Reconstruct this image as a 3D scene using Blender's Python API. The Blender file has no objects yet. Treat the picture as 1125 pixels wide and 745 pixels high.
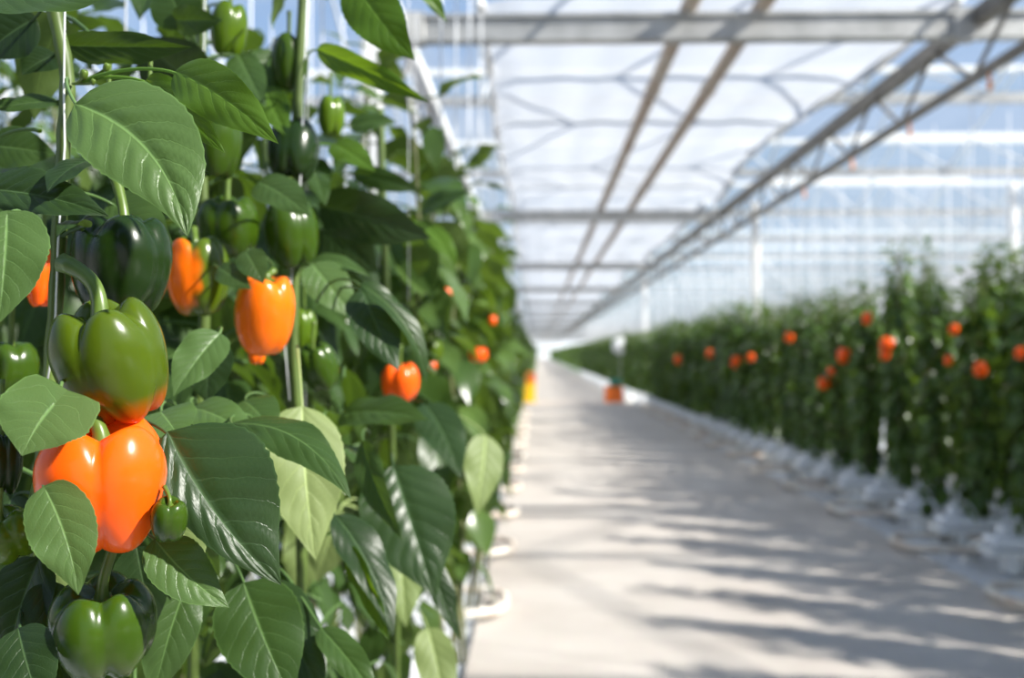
import bpy, math, random
import numpy as np
from mathutils import Vector, Matrix

random.seed(7)
RNG = np.random.RandomState(11)
SC = bpy.context.scene
COL = SC.collection
PI = math.pi

# ------------------------------------------------------------------ camera
EYE = 1.45
FPX = 1094.0                                   # 35 mm on a 36 mm wide frame, 1125 px
YAW = math.radians(1.44)                       # turned a little to the left
PITCH = math.radians(0.81)
cam_d = bpy.data.cameras.new('camera')
cam = bpy.data.objects.new('camera', cam_d)
COL.objects.link(cam)
cam.location = (0, 0, EYE)
cam.rotation_euler = (PI / 2 + PITCH, 0, YAW)
cam_d.lens = 35.0
cam_d.sensor_width = 36.0
cam_d.clip_start = 0.05
cam_d.clip_end = 600
cam_d.dof.use_dof = True
cam_d.dof.focus_distance = 0.68
cam_d.dof.aperture_fstop = 5.0
SC.camera = cam

_cr = np.array(cam.rotation_euler.to_matrix())
def P(x, y, d):
    """world point seen at photo pixel x, y at depth d in front of the lens"""
    v = np.array([(x - 562.5) / FPX * d, -(y - 372.5) / FPX * d, -d])
    return _cr @ v + np.array([0, 0, EYE])

def project(p):
    """world points (n,3) -> pixel x, y, depth"""
    q = (np.asarray(p) - np.array([0, 0, EYE])) @ _cr
    d = -q[..., 2]
    ds = np.where(np.abs(d) < 1e-4, 1e-4, d)
    return 562.5 + q[..., 0] / ds * FPX, 372.5 - q[..., 1] / ds * FPX, d

# ------------------------------------------------------------------ materials
def new_mat(name):
    m = bpy.data.materials.new(name)
    m.use_nodes = True
    nt = m.node_tree
    nt.nodes.clear()
    return m, nt, nt.nodes, nt.links

def out(nt, sock):
    o = nt.nodes.new('ShaderNodeOutputMaterial')
    nt.links.new(sock, o.inputs['Surface'])

def simple_mat(name, color, rough=0.5, metal=0.0, noise=0.0, nscale=8.0, bump=0.0, coat=0.0, color2=None):
    m, nt, N, L = new_mat(name)
    b = N.new('ShaderNodeBsdfPrincipled')
    b.inputs['Base Color'].default_value = (*color, 1)
    b.inputs['Roughness'].default_value = rough
    b.inputs['Metallic'].default_value = metal
    b.inputs['Coat Weight'].default_value = coat
    if noise or bump:
        tc = N.new('ShaderNodeTexCoord')
        n = N.new('ShaderNodeTexNoise')
        n.inputs['Scale'].default_value = nscale
        n.inputs['Detail'].default_value = 4
        L.new(tc.outputs['Object'], n.inputs['Vector'])
        if noise:
            c2 = color2 or tuple(c * (1 - noise) for c in color)
            mx = N.new('ShaderNodeMix'); mx.data_type = 'RGBA'
            mx.inputs['A'].default_value = (*color, 1)
            mx.inputs['B'].default_value = (*c2, 1)
            r = N.new('ShaderNodeMapRange')
            r.inputs['From Min'].default_value = 0.35
            r.inputs['From Max'].default_value = 0.7
            L.new(n.outputs['Fac'], r.inputs['Value'])
            L.new(r.outputs['Result'], mx.inputs['Factor'])
            L.new(mx.outputs['Result'], b.inputs['Base Color'])
        if bump:
            bp = N.new('ShaderNodeBump')
            bp.inputs['Strength'].default_value = bump
            bp.inputs['Distance'].default_value = 0.02
            L.new(n.outputs['Fac'], bp.inputs['Height'])
            L.new(bp.outputs['Normal'], b.inputs['Normal'])
    out(nt, b.outputs['BSDF'])
    return m

def leaf_mat(name, dark, light, under, transl, rough=0.36, detail=True, tw=0.3):
    """top side dark and waxy with paler veins, underside matt and yellower, light shines through"""
    m, nt, N, L = new_mat(name)
    geo = N.new('ShaderNodeNewGeometry')
    at = N.new('ShaderNodeAttribute'); at.attribute_name = 'rnd'
    def mathn(op, a, b=None, c=None):
        n = N.new('ShaderNodeMath'); n.operation = op
        for i, v in enumerate((a, b, c)):
            if v is None: continue
            if isinstance(v, (int, float)): n.inputs[i].default_value = v
            else: L.new(v, n.inputs[i])
        return n.outputs[0]
    def mix(f, a, b):
        n = N.new('ShaderNodeMix'); n.data_type = 'RGBA'
        if isinstance(f, (int, float)): n.inputs['Factor'].default_value = f
        else: L.new(f, n.inputs['Factor'])
        for k, v in (('A', a), ('B', b)):
            if isinstance(v, tuple): n.inputs[k].default_value = (*v, 1)
            else: L.new(v, n.inputs[k])
        return n.outputs['Result']
    top = mix(at.outputs['Fac'], dark, light)
    normal = None
    if detail:
        uv = N.new('ShaderNodeUVMap'); uv.uv_map = 'UVMap'
        sp = N.new('ShaderNodeSeparateXYZ'); L.new(uv.outputs['UV'], sp.inputs[0])
        a = mathn('MULTIPLY', mathn('ABSOLUTE', mathn('SUBTRACT', sp.outputs[0], 0.5)), 2.0)
        nz = N.new('ShaderNodeTexNoise'); nz.inputs['Scale'].default_value = 9.0
        nz.inputs['Detail'].default_value = 3
        L.new(uv.outputs['UV'], nz.inputs['Vector'])
        wob = mathn('MULTIPLY', mathn('SUBTRACT', nz.outputs['Fac'], 0.5), 0.35)
        # side veins sweep forward from the midrib
        k = mathn('ADD', mathn('MULTIPLY', mathn('SUBTRACT', sp.outputs[1], mathn('MULTIPLY', mathn('POWER', a, 1.15), 0.27)), 7.5), wob)
        side = N.new('ShaderNodeMath'); side.operation = 'SIGN'
        L.new(mathn('SUBTRACT', sp.outputs[0], 0.5), side.inputs[0])
        k = mathn('ADD', k, mathn('MULTIPLY', side.outputs[0], 0.22))
        dist = mathn('PINGPONG', k, 0.5)          # 0 at a vein, .5 between veins
        wv = mathn('MULTIPLY', mathn('SUBTRACT', 1.12, a), 0.075)
        sv = mathn('SUBTRACT', 1.0, mathn('DIVIDE', dist, wv)); svc = N.new('ShaderNodeClamp'); L.new(sv, svc.inputs[0])
        mw = mathn('ADD', mathn('MULTIPLY', mathn('SUBTRACT', 1.0, sp.outputs[1]), 0.035), 0.012)
        mv = mathn('SUBTRACT', 1.35, mathn('DIVIDE', a, mw)); mvc = N.new('ShaderNodeClamp'); L.new(mv, mvc.inputs[0])
        vein = mathn('MAXIMUM', mathn('MULTIPLY', svc.outputs[0], 0.38), mvc.outputs[0])
        fine = N.new('ShaderNodeTexNoise'); fine.inputs['Scale'].default_value = 38.0; fine.inputs['Detail'].default_value = 3
        L.new(uv.outputs['UV'], fine.inputs['Vector'])
        top = mix(mathn('MULTIPLY', fine.outputs['Fac'], 0.35), top, light)
        top = mix(mathn('MULTIPLY', vein, 0.75), top, tuple(min(1, c * 2.2 + 0.02) for c in light))
        ed = N.new('ShaderNodeMapRange'); ed.inputs['From Min'].default_value = 0.955; ed.inputs['From Max'].default_value = 1.0
        L.new(a, ed.inputs['Value'])
        top = mix(mathn('MULTIPLY', ed.outputs['Result'], 0.6), top, tuple(c * 2.0 for c in light))
        und = mix(mathn('MULTIPLY', vein, 0.8), under, tuple(min(1, c * 1.7) for c in under))
        hgt = mathn('ADD', mathn('MULTIPLY', fine.outputs['Fac'], 0.35), mathn('MULTIPLY', mathn('MAXIMUM', svc.outputs[0], mvc.outputs[0]), -0.55))
        bp = N.new('ShaderNodeBump'); bp.inputs['Strength'].default_value = 0.32; bp.inputs['Distance'].default_value = 0.0018
        L.new(hgt, bp.inputs['Height'])
        normal = bp.outputs['Normal']
    else:
        und = under
    colr = mix(geo.outputs['Backfacing'], top, und)
    b = N.new('ShaderNodeBsdfPrincipled')
    L.new(colr, b.inputs['Base Color'])
    rr = N.new('ShaderNodeMapRange')
    rr.inputs['To Min'].default_value = rough; rr.inputs['To Max'].default_value = 0.6
    L.new(geo.outputs['Backfacing'], rr.inputs['Value'])
    L.new(rr.outputs['Result'], b.inputs['Roughness'])
    b.inputs['Specular IOR Level'].default_value = 0.34
    t = N.new('ShaderNodeBsdfTranslucent')
    t.inputs['Color'].default_value = (*transl, 1)
    if detail:
        L.new(mix(mathn('MULTIPLY', vein, 0.5), transl, tuple(c * 1.5 for c in transl)), t.inputs['Color'])
    if normal:
        L.new(normal, b.inputs['Normal'])
    ms = N.new('ShaderNodeMixShader'); ms.inputs[0].default_value = tw
    L.new(b.outputs['BSDF'], ms.inputs[1]); L.new(t.outputs['BSDF'], ms.inputs[2])
    out(nt, ms.outputs[0])
    return m

def pepper_mat(name, base, shade, turn=None, tdir=(0, 0, -1), thr=0.02, soft=0.012, rough=0.25):
    """glossy skin; turn = second colour that spreads over the side tdir"""
    m, nt, N, L = new_mat(name)
    tc = N.new('ShaderNodeTexCoord')
    n = N.new('ShaderNodeTexNoise'); n.inputs['Scale'].default_value = 28; n.inputs['Detail'].default_value = 2
    L.new(tc.outputs['Object'], n.inputs['Vector'])
    mx = N.new('ShaderNodeMix'); mx.data_type = 'RGBA'
    mx.inputs['A'].default_value = (*base, 1); mx.inputs['B'].default_value = (*shade, 1)
    L.new(n.outputs['Fac'], mx.inputs['Factor'])
    col = mx.outputs['Result']
    if turn:
        dp = N.new('ShaderNodeVectorMath'); dp.operation = 'DOT_PRODUCT'
        L.new(tc.outputs['Object'], dp.inputs[0]); dp.inputs[1].default_value = tdir
        n2 = N.new('ShaderNodeTexNoise'); n2.inputs['Scale'].default_value = 40; n2.inputs['Detail'].default_value = 1
        L.new(tc.outputs['Object'], n2.inputs['Vector'])
        ad = N.new('ShaderNodeMath'); ad.operation = 'MULTIPLY_ADD'
        L.new(n2.outputs['Fac'], ad.inputs[0]); ad.inputs[1].default_value = 0.022
        L.new(dp.outputs['Value'], ad.inputs[2])
        mr = N.new('ShaderNodeMapRange'); mr.interpolation_type = 'SMOOTHSTEP'
        mr.inputs['From Min'].default_value = thr - soft; mr.inputs['From Max'].default_value = thr + soft
        L.new(ad.outputs[0], mr.inputs['Value'])
        m2 = N.new('ShaderNodeMix'); m2.data_type = 'RGBA'
        L.new(mr.outputs['Result'], m2.inputs['Factor']); L.new(col, m2.inputs['A'])
        m2.inputs['B'].default_value = (*turn, 1)
        col = m2.outputs['Result']
    b = N.new('ShaderNodeBsdfPrincipled')
    L.new(col, b.inputs['Base Color'])
    b.inputs['Roughness'].default_value = rough
    b.inputs['Subsurface Weight'].default_value = 0.08
    b.inputs['Subsurface Radius'].default_value = (0.01, 0.004, 0.002)
    b.inputs['Subsurface Scale'].default_value = 0.3
    b.inputs['Coat Weight'].default_value = 0.1
    b.inputs['Coat Roughness'].default_value = 0.12
    b.inputs['Specular IOR Level'].default_value = 0.29
    nb = N.new('ShaderNodeTexNoise'); nb.inputs['Scale'].default_value = 90; nb.inputs['Detail'].default_value = 2
    L.new(tc.outputs['Object'], nb.inputs['Vector'])
    bp = N.new('ShaderNodeBump'); bp.inputs['Strength'].default_value = 0.06; bp.inputs['Distance'].default_value = 0.003
    L.new(nb.outputs['Fac'], bp.inputs['Height']); L.new(bp.outputs['Normal'], b.inputs['Normal'])
    out(nt, b.outputs['BSDF'])
    return m

M = {}
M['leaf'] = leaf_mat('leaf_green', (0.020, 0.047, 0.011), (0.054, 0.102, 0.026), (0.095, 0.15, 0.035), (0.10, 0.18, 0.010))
M['leaf_lit'] = leaf_mat('leaf_green_lit', (0.048, 0.095, 0.024), (0.084, 0.15, 0.044), (0.11, 0.165, 0.04), (0.12, 0.20, 0.012), rough=0.34)  # the same leaf lightened, sunlight put into its colour
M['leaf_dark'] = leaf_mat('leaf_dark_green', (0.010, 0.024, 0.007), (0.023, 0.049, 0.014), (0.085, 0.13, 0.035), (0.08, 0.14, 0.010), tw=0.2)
M['leaf_sunlit_pale'] = leaf_mat('leaf_pale_green_sunlit', (0.14, 0.195, 0.06), (0.24, 0.30, 0.11), (0.20, 0.26, 0.09), (0.20, 0.29, 0.06), rough=0.5)  # leaf paled so that strong sun and backlight sit in the colour
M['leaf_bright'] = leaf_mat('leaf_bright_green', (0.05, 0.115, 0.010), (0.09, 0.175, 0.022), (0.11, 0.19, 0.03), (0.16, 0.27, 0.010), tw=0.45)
M['leaf_crop'] = leaf_mat('leaf_crop', (0.034, 0.074, 0.016), (0.115, 0.19, 0.05), (0.11, 0.17, 0.04), (0.14, 0.23, 0.015), detail=False, rough=0.27)
M['stem'] = simple_mat('stem_green', (0.10, 0.155, 0.03), 0.45, noise=0.35, nscale=30)
M['stem_old'] = simple_mat('stem_brownish', (0.16, 0.17, 0.07), 0.6, noise=0.4, nscale=25)
M['string'] = simple_mat('string_white', (0.85, 0.86, 0.88), 0.6)
ORANGE, ORANGE2 = (1.0, 0.125, 0.004), (0.95, 0.095, 0.004)
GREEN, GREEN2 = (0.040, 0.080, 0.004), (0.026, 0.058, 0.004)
M['orange'] = pepper_mat('pepper_orange', ORANGE, ORANGE2)
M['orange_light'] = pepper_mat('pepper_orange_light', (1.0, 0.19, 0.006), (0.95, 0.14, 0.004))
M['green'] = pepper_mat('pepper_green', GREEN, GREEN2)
M['green_dark_shaded'] = pepper_mat('pepper_dark_green_shaded', (0.013, 0.032, 0.004), (0.009, 0.022, 0.004))  # dark green skin, deepened with shadow put into the colour
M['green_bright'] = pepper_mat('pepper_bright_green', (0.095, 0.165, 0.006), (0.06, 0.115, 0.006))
M['turn_bottom'] = pepper_mat('pepper_green_ripening_below', (0.070, 0.108, 0.004), (0.048, 0.080, 0.004), (0.45, 0.075, 0.003), (0.1, 0, -1), 0.040, 0.012)
M['turn_side'] = pepper_mat('pepper_green_ripening_side', (0.08, 0.125, 0.005), (0.05, 0.09, 0.005), (1.0, 0.17, 0.004), (-1, -0.25, 0.05), 0.034, 0.006)
M['calyx'] = simple_mat('calyx_green', (0.11, 0.18, 0.02), 0.4, noise=0.3, nscale=60)
M['pod_stem'] = simple_mat('pod_stem_green', (0.11, 0.18, 0.025), 0.35, noise=0.3, nscale=70)

# ------------------------------------------------------------------ mesh tools
class Mesh:
    def __init__(s):
        s.v, s.f, s.uv, s.r, s.n = [], [], [], [], 0
    def add(s, V, F, uv=None, rnd=0.5):
        V = np.asarray(V, dtype=np.float64)
        s.v.append(V); s.f.append(np.asarray(F, dtype=np.int64) + s.n)
        s.uv.append(np.full((len(V), 2), 0.5) if uv is None else np.asarray(uv))
        s.r.append(np.full(len(V), rnd)); s.n += len(V)
        return s
    def data(s, name, mat, smooth=True, attrs=True):
        V = np.concatenate(s.v); F = np.concatenate(s.f)
        me = bpy.data.meshes.new(name)
        me.vertices.add(len(V)); me.vertices.foreach_set('co', V.ravel())
        nf = len(F); me.loops.add(nf * 4); me.polygons.add(nf)
        me.loops.foreach_set('vertex_index', F.ravel())
        me.polygons.foreach_set('loop_start', np.arange(nf) * 4)
        me.polygons.foreach_set('use_smooth', np.full(nf, smooth))
        me.update(calc_edges=True)
        if attrs:
            uvl = me.uv_layers.new(name='UVMap')
            uvl.data.foreach_set('uv', np.concatenate(s.uv)[F.ravel()].ravel())
            a = me.attributes.new('rnd', 'FLOAT', 'POINT')
            a.data.foreach_set('value', np.concatenate(s.r))
        me.validate()
        me.materials.append(mat)
        return me
    def obj(s, name, mat, parent=None, smooth=True, attrs=True, loc=None):
        if loc is not None:
            s.v = [v - np.asarray(loc) for v in s.v]
        o = bpy.data.objects.new(name, s.data(name, mat, smooth, attrs))
        COL.objects.link(o)
        if loc is not None: o.location = loc
        if parent is not None: o.parent = parent
        return o

def grid_faces(a, b, closed=False):
    i = np.arange(a - 1)[:, None]; jn = b if closed else b - 1
    j = np.arange(jn)[None, :]
    j2 = (j + 1) % b
    return np.stack([i * b + j, i * b + j2, (i + 1) * b + j2, (i + 1) * b + j], -1).reshape(-1, 4)

def unit(v):
    v = np.asarray(v, float)
    return v / (np.linalg.norm(v, axis=-1, keepdims=True) + 1e-12)

def tube(mesh, pts, rad, seg=8, rnd=0.5, caps=True, ridges=0.0):
    pts = np.asarray(pts, float); n = len(pts)
    rad = np.broadcast_to(np.asarray(rad, float), (n,))
    tan = unit(np.gradient(pts, axis=0))
    ref = np.array([0, 0, 1.0]) if abs(tan[0][2]) < 0.9 else np.array([1.0, 0, 0])
    u = unit(np.cross(tan[0], ref)); U = []
    for t in tan:
        u = unit(u - t * np.dot(u, t)); U.append(u)
    U = np.array(U); W = np.cross(tan, U)
    a = np.arange(seg) / seg * 2 * PI
    rr = rad[:, None] * (1 + ridges * np.cos(5 * a)[None, :])
    V = pts[:, None] + rr[..., None] * (np.cos(a)[None, :, None] * U[:, None] + np.sin(a)[None, :, None] * W[:, None])
    V = V.reshape(-1, 3); F = grid_faces(n, seg, True)
    if caps:
        V = np.vstack([V, pts[0], pts[-1]]); c0, c1 = n * seg, n * seg + 1
        j = np.arange(0, seg, 2)
        cf = [np.stack([np.full_like(j, c0), (j + 2) % seg, (j + 1) % seg, j], -1)]
        b = (n - 1) * seg
        cf.append(np.stack([np.full_like(j, c1), b + j, b + (j + 1) % seg, b + (j + 2) % seg], -1))
        if seg % 2 == 0: F = np.vstack([F] + cf)
    mesh.add(V, F, None, rnd)
    return mesh

def bez(a, b, c, d, n):
    t = np.linspace(0, 1, n)[:, None]
    a, b, c, d = map(lambda q: np.asarray(q, float), (a, b, c, d))
    return (1 - t) ** 3 * a + 3 * (1 - t) ** 2 * t * b + 3 * (1 - t) * t * t * c + t ** 3 * d

def box(mesh, c, s, rot=None, bev=0.0):
    """box with chamfered vertical and horizontal edges"""
    sx, sy, sz = np.asarray(s, float) / 2
    if bev <= 0:
        V = np.array([[x, y, z] for x in (-sx, sx) for y in (-sy, sy) for z in (-sz, sz)])
        F = np.array([[0, 1, 3, 2], [4, 6, 7, 5], [0, 4, 5, 1], [2, 3, 7, 6], [0, 2, 6, 4], [1, 5, 7, 3]])
    else:
        prof = [(-sz, -bev), (-sz + bev, 0), (sz - bev, 0), (sz, -bev)]
        rings = []
        for z, off in prof:
            x, y = sx + off, sy + off; k = bev
            rings.append([[x - k, -y, z], [x, -y + k, z], [x, y - k, z], [x - k, y, z], [-x + k, y, z], [-x, y - k, z], [-x, -y + k, z], [-x + k, -y, z]])
        V = np.array(rings).reshape(-1, 3)
        F = list(grid_faces(4, 8, True))
        b = 24
        F += [[0, 7, 6, 1], [1, 6, 5, 2], [2, 5, 4, 3], [b, b + 1, b + 6, b + 7], [b + 1, b + 2, b + 5, b + 6], [b + 2, b + 3, b + 4, b + 5]]
        F = np.array(F)
    if rot is not None: V = V @ np.asarray(rot).T
    mesh.add(V + np.asarray(c), F)
    return mesh

def beam_between(mesh, a, b, w, h):
    a = np.asarray(a, float); b = np.asarray(b, float)
    d = b - a; L = np.linalg.norm(d); d = d / L
    up = np.array([0, 0, 1.0]) if abs(d[2]) < 0.95 else np.array([0, 1.0, 0])
    s = unit(np.cross(d, up)); u = np.cross(s, d)
    box(mesh, (a + b) / 2, (w, L, h), rot=np.stack([s, d, u], 1))
    return mesh

# ------------------------------------------------------------------ leaf
def leaf_geo(B, T, N, W, bow=0.1, side=0.0, fold=0.15, nt=26, ns=14, quilt=0.012, wave=0.02, cord=0.0, seed=0, round_=0.52, roll=0.0, asym=(1, 1)):
    """pepper leaf from base B to tip T, upper face towards N, half pinched to a drawn-out tip"""
    B = np.asarray(B, float); T = np.asarray(T, float); N = unit(N)
    L = np.linalg.norm(T - B)
    d = unit(T - B); Nn = unit(N - d * np.dot(N, d)); S0 = np.cross(d, Nn)
    C = (B + T) / 2 + Nn * bow * L + S0 * side * L
    t = np.linspace(0, 1, nt)[:, None]
    mid = (1 - t) ** 2 * B + 2 * (1 - t) * t * C + t ** 2 * T
    tan = unit(2 * (1 - t) * (C - B) + 2 * t * (T - C))
    S = unit(np.cross(tan, Nn)); NN = np.cross(S, tan)
    if roll:
        ang = roll * t
        S, NN = S * np.cos(ang) + NN * np.sin(ang), NN * np.cos(ang) - S * np.sin(ang)
    tt = np.clip(t[:, 0], 0, 1)
    e1, e2 = round_, 0.98
    tm = e1 / (e1 + e2)
    f = tt ** e1 * (1 - tt) ** e2 / (tm ** e1 * (1 - tm) ** e2)
    f = f * (1 - 0.22 * np.clip((tt - 0.72) / 0.28, 0, 1) ** 0.8)
    w = W / 2 * f
    s = np.linspace(-1, 1, ns + 1 - ns % 2)[None, :]
    a = np.abs(s)
    k = (tt[:, None] - 0.27 * a ** 1.15) * 7.5 + np.sign(s) * 0.22
    bulge = np.abs(np.sin(PI * k)) ** 0.8 * (1 - a ** 3) * np.minimum(1, a * 5)
    rs = np.random.RandomState(seed + 5)
    p1, p2, p3 = rs.rand(3) * 6.28
    wv = wave * L * (np.sin(tt[:, None] * 17 + p1 + s * 2) * 0.6 + np.sin(tt[:, None] * 9 + p2 + s) ) * a ** 2
    x = w[:, None] * s * np.where(s < 0, asym[0], asym[1]) * math.cos(fold)
    z = w[:, None] * a * math.sin(fold) * (1 - 0.35 * a) + quilt * L * bulge * (f[:, None] ** 0.5) + wv * f[:, None] ** 0.5
    jag = 1 + 0.018 * np.sin(tt[:, None] * 90 + p3) * a ** 6
    V = mid[:, None, :] + S[:, None, :] * (x * jag)[..., None] + NN[:, None, :] * z[..., None]
    if cord:      # heart-shaped base: side lobes reach back past the stalk
        back = cord * L * np.exp(-((tt - 0.06) / 0.13) ** 2)[:, None] * np.clip(a * 1.6, 0, 1) ** 1.2
        V = V - tan[:, None, :] * back[..., None]
    uv = np.stack([np.broadcast_to(s * 0.5 + 0.5, V.shape[:2]), np.broadcast_to(tt[:, None], V.shape[:2])], -1)
    nS = V.shape[1]
    F = grid_faces(nt, nS)
    return V.reshape(-1, 3), F, uv.reshape(-1, 2)

# ------------------------------------------------------------------ bell pepper
def pepper_geo(H, Wd, lobes=4, taper=0.12, depth=0.13, seed=0, nth=72, nph=40, shoulder=0.10, dimple=0.16, squash=1.0, foot=0.10):
    rs = np.random.RandomState(seed)
    th = np.arange(nth) / nth * 2 * PI
    ph = np.linspace(0.0, PI, nph)
    lob_amp = 1 + rs.uniform(-0.07, 0.07, lobes)
    off = rs.uniform(0, 2 * PI)
    tq = th + 0.10 * np.sin(th * 1 + off)
    g = np.abs(np.cos(lobes * tq / 2)) ** 0.75          # 1 on a lobe, 0 in a groove
    li = np.floor((tq * lobes / (2 * PI)) + 0.5).astype(int) % lobes
    amp = lob_amp[li]; amp = 1 + (amp - 1) * g
    sn, cs = np.sin(ph), np.cos(ph)
    r = np.sign(sn) * np.abs(sn) ** 0.62
    zt = np.sign(cs) * np.abs(cs) ** 0.78
    down = (1 - zt) / 2                                  # 0 top, 1 bottom
    body = 1 - taper * down ** 1.3 + 0.03 * np.sin(down * PI)
    dgr = depth * (0.75 + 0.9 * np.exp(-((down - 0.0) / 0.25) ** 2) + 0.9 * np.exp(-((down - 1.0) / 0.25) ** 2))
    R = (r * body)[:, None] * (1 - dgr[:, None] * (1 - g)[None, :]) * amp[None, :]
    Z = np.repeat(zt[:, None], nth, 1)
    rr = np.abs(R)
    topm = np.clip(zt, 0, 1)[:, None]; botm = np.clip(-zt, 0, 1)[:, None]
    ring = np.exp(-((rr - 0.62) / 0.26) ** 2)
    Z = Z + topm * (shoulder * (g[None, :] - 0.35) * ring * 2 - dimple * 2.2 * np.exp(-(rr / 0.30) ** 2))
    Z = Z - botm * (foot * (g[None, :] * amp[None, :] - 0.4) * ring * 2.2 - dimple * 1.3 * np.exp(-(rr / 0.26) ** 2))
    V = np.stack([R * np.cos(th)[None, :] * Wd / 2, R * np.sin(th)[None, :] * Wd / 2 * squash, Z * H / 2], -1).reshape(-1, 3)
    F = grid_faces(nph, nth, True)[:, ::-1]
    top_z = Z[0, 0] * H / 2
    return V, F, top_z

def rot_from_axis(axis, roll=0.0):
    """matrix whose local z goes along axis, turned by roll about it"""
    z = unit(axis); x = np.array([1.0, 0, 0]); x = unit(x - z * np.dot(x, z)); y = np.cross(z, x)
    Rm = np.stack([x, y, z], 1)
    c, s = math.cos(roll), math.sin(roll)
    return Rm @ np.array([[c, -s, 0], [s, c, 0], [0, 0, 1]])

PEPPERS = []      # (pixel x, y, radius, depth) of the fruit, kept clear of random leaves
def tag(o, label, cat, group=None):
    o['label'] = label; o['category'] = cat
    if group: o['group'] = group
    return o

def pepper(x, y, w, h, d, mat, label, lobes=4, axis=(0, 0, 1), roll=0.0, seed=1, stem=((0, 0, .045),), group=None, lo=False, world=None, stem_r=0.048, **kw):
    c = P(x, y, d) if world is None else np.asarray(world, float)
    Wm = w * d / FPX; Hm = h * d / FPX
    if lo: V, F, tz = pepper_geo(Hm, Wm, lobes, seed=seed, nth=24, nph=16, **kw)
    else:  V, F, tz = pepper_geo(Hm, Wm, lobes, seed=seed, **kw)
    Rm = rot_from_axis(axis, roll)
    me = Mesh().add(V, F)
    o = me.obj('bell_pepper', M[mat], attrs=False)
    o.matrix_world = Matrix.Translation(c) @ Matrix(Rm.tolist()).to_4x4()
    tag(o, label, 'bell pepper', group)
    # calyx: five-pointed disc draped in the top hollow
    na = 20 if not lo else 10
    aa = np.arange(na) / na * 2 * PI
    pts = []
    rc = Wm * 0.17
    for q, rq in enumerate((0.0, 0.35, 0.7, 1.0)):
        star = 1 + 0.28 * np.cos(5 * aa) * rq ** 2
        pts.append(np.stack([rc * rq * star * np.cos(aa), rc * rq * star * np.sin(aa), np.full(na, tz + Hm * 0.03 + Hm * (0.05 * rq ** 2 + 0.03 * (1 - rq)))], -1))
    cm = Mesh().add(np.concatenate(pts), grid_faces(4, na, True)[:, ::-1])
    cm.obj('calyx', M['calyx'], o, attrs=False)
    # stalk
    if stem is not None:
        a = np.array([0, 0, tz + Hm * 0.01])
        Ri = Rm.T
        pts = [np.asarray(q, float) for q in stem]
        e = Ri @ pts[-1] + np.array([0, 0, tz])
        m1 = (Ri @ pts[0] + np.array([0, 0, tz])) if len(pts) > 1 else a * 0.4 + e * 0.6
        path = bez(a, a + np.array([0, 0, Hm * 0.2]), m1, e, 14)
        rs_ = Wm * stem_r
        rad = rs_ * (1 + 0.9 * np.exp(-np.linspace(0, 1, 14) * 7) + 0.35 * np.exp(-(1 - np.linspace(0, 1, 14)) * 8))
        sm = Mesh(); tube(sm, path, rad, 10 if not lo else 6, ridges=0.06)
        sm.obj('stem', M['pod_stem'], o, attrs=False)
    if world is None:
        PEPPERS.append((x, y, max(w, h) * 0.52, d))
    return o


# ------------------------------------------------------------------ the setting
ROW_END = 240.0
def structure(o, **k):
    o['kind'] = 'structure'
    return o

m_conc, nt, N, L = new_mat('path_concrete')
tc = N.new('ShaderNodeTexCoord')
n1 = N.new('ShaderNodeTexNoise'); n1.inputs['Scale'].default_value = 1.3; n1.inputs['Detail'].default_value = 8
n2 = N.new('ShaderNodeTexNoise'); n2.inputs['Scale'].default_value = 60; n2.inputs['Detail'].default_value = 3
L.new(tc.outputs['Object'], n1.inputs['Vector']); L.new(tc.outputs['Object'], n2.inputs['Vector'])
r1 = N.new('ShaderNodeValToRGB')
r1.color_ramp.elements[0].position = 0.3; r1.color_ramp.elements[0].color = (0.47, 0.42, 0.375, 1)
r1.color_ramp.elements[1].position = 0.7; r1.color_ramp.elements[1].color = (0.60, 0.55, 0.50, 1)
L.new(n1.outputs['Fac'], r1.inputs['Fac'])
mx = N.new('ShaderNodeMix'); mx.data_type = 'RGBA'; mx.blend_type = 'MULTIPLY'; mx.inputs['Factor'].default_value = 0.25
L.new(r1.outputs['Color'], mx.inputs['A']); L.new(n2.outputs['Color'], mx.inputs['B'])
b = N.new('ShaderNodeBsdfPrincipled'); L.new(mx.outputs['Result'], b.inputs['Base Color']); b.inputs['Roughness'].default_value = 0.75
bp = N.new('ShaderNodeBump'); bp.inputs['Strength'].default_value = 0.15; bp.inputs['Distance'].default_value = 0.005
L.new(n2.outputs['Fac'], bp.inputs['Height']); L.new(bp.outputs['Normal'], b.inputs['Normal'])
out(nt, b.outputs['BSDF'])

PX0, PX1 = -0.33, 2.74
mm = Mesh()
for k in range(30):                               # cast slabs with a narrow joint between them
    y0 = -2.0 + k * 8.2
    box(mm, ((PX0 + PX1) / 2, y0 + 4.1, -0.03), (PX1 - PX0, 8.18, 0.09), bev=0.006)
structure(mm.obj('floor_path', m_conc, smooth=False, attrs=False))

M['film'] = simple_mat('ground_film', (0.74, 0.77, 0.82), 0.3, noise=0.25, nscale=3.0, bump=0.5, coat=0.5)
def film(x0, x1, y1, name):
    nx, ny = 26, 420
    xs = np.linspace(x0, x1, nx); ys = -2 + (y1 + 2) * np.linspace(0, 1, ny) ** 1.9
    X, Y = np.meshgrid(xs, ys, indexing='ij')
    Z = 0.0 + 0.018 * np.sin(X * 9 + np.sin(Y * 3.3) * 2) * np.sin(Y * 5.1 + X * 4) + RNG.uniform(-0.010, 0.010, X.shape)
    V = np.stack([X, Y, Z - 0.02], -1).reshape(-1, 3)
    F = grid_faces(nx, ny)[:, ::-1]
    structure(Mesh().add(V, F).obj(name, M['film'], attrs=False))
film(PX0 + 0.005, -7.0, ROW_END, 'floor_left')
film(PX1 - 0.005, 12.0, ROW_END, 'floor_right')

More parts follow.
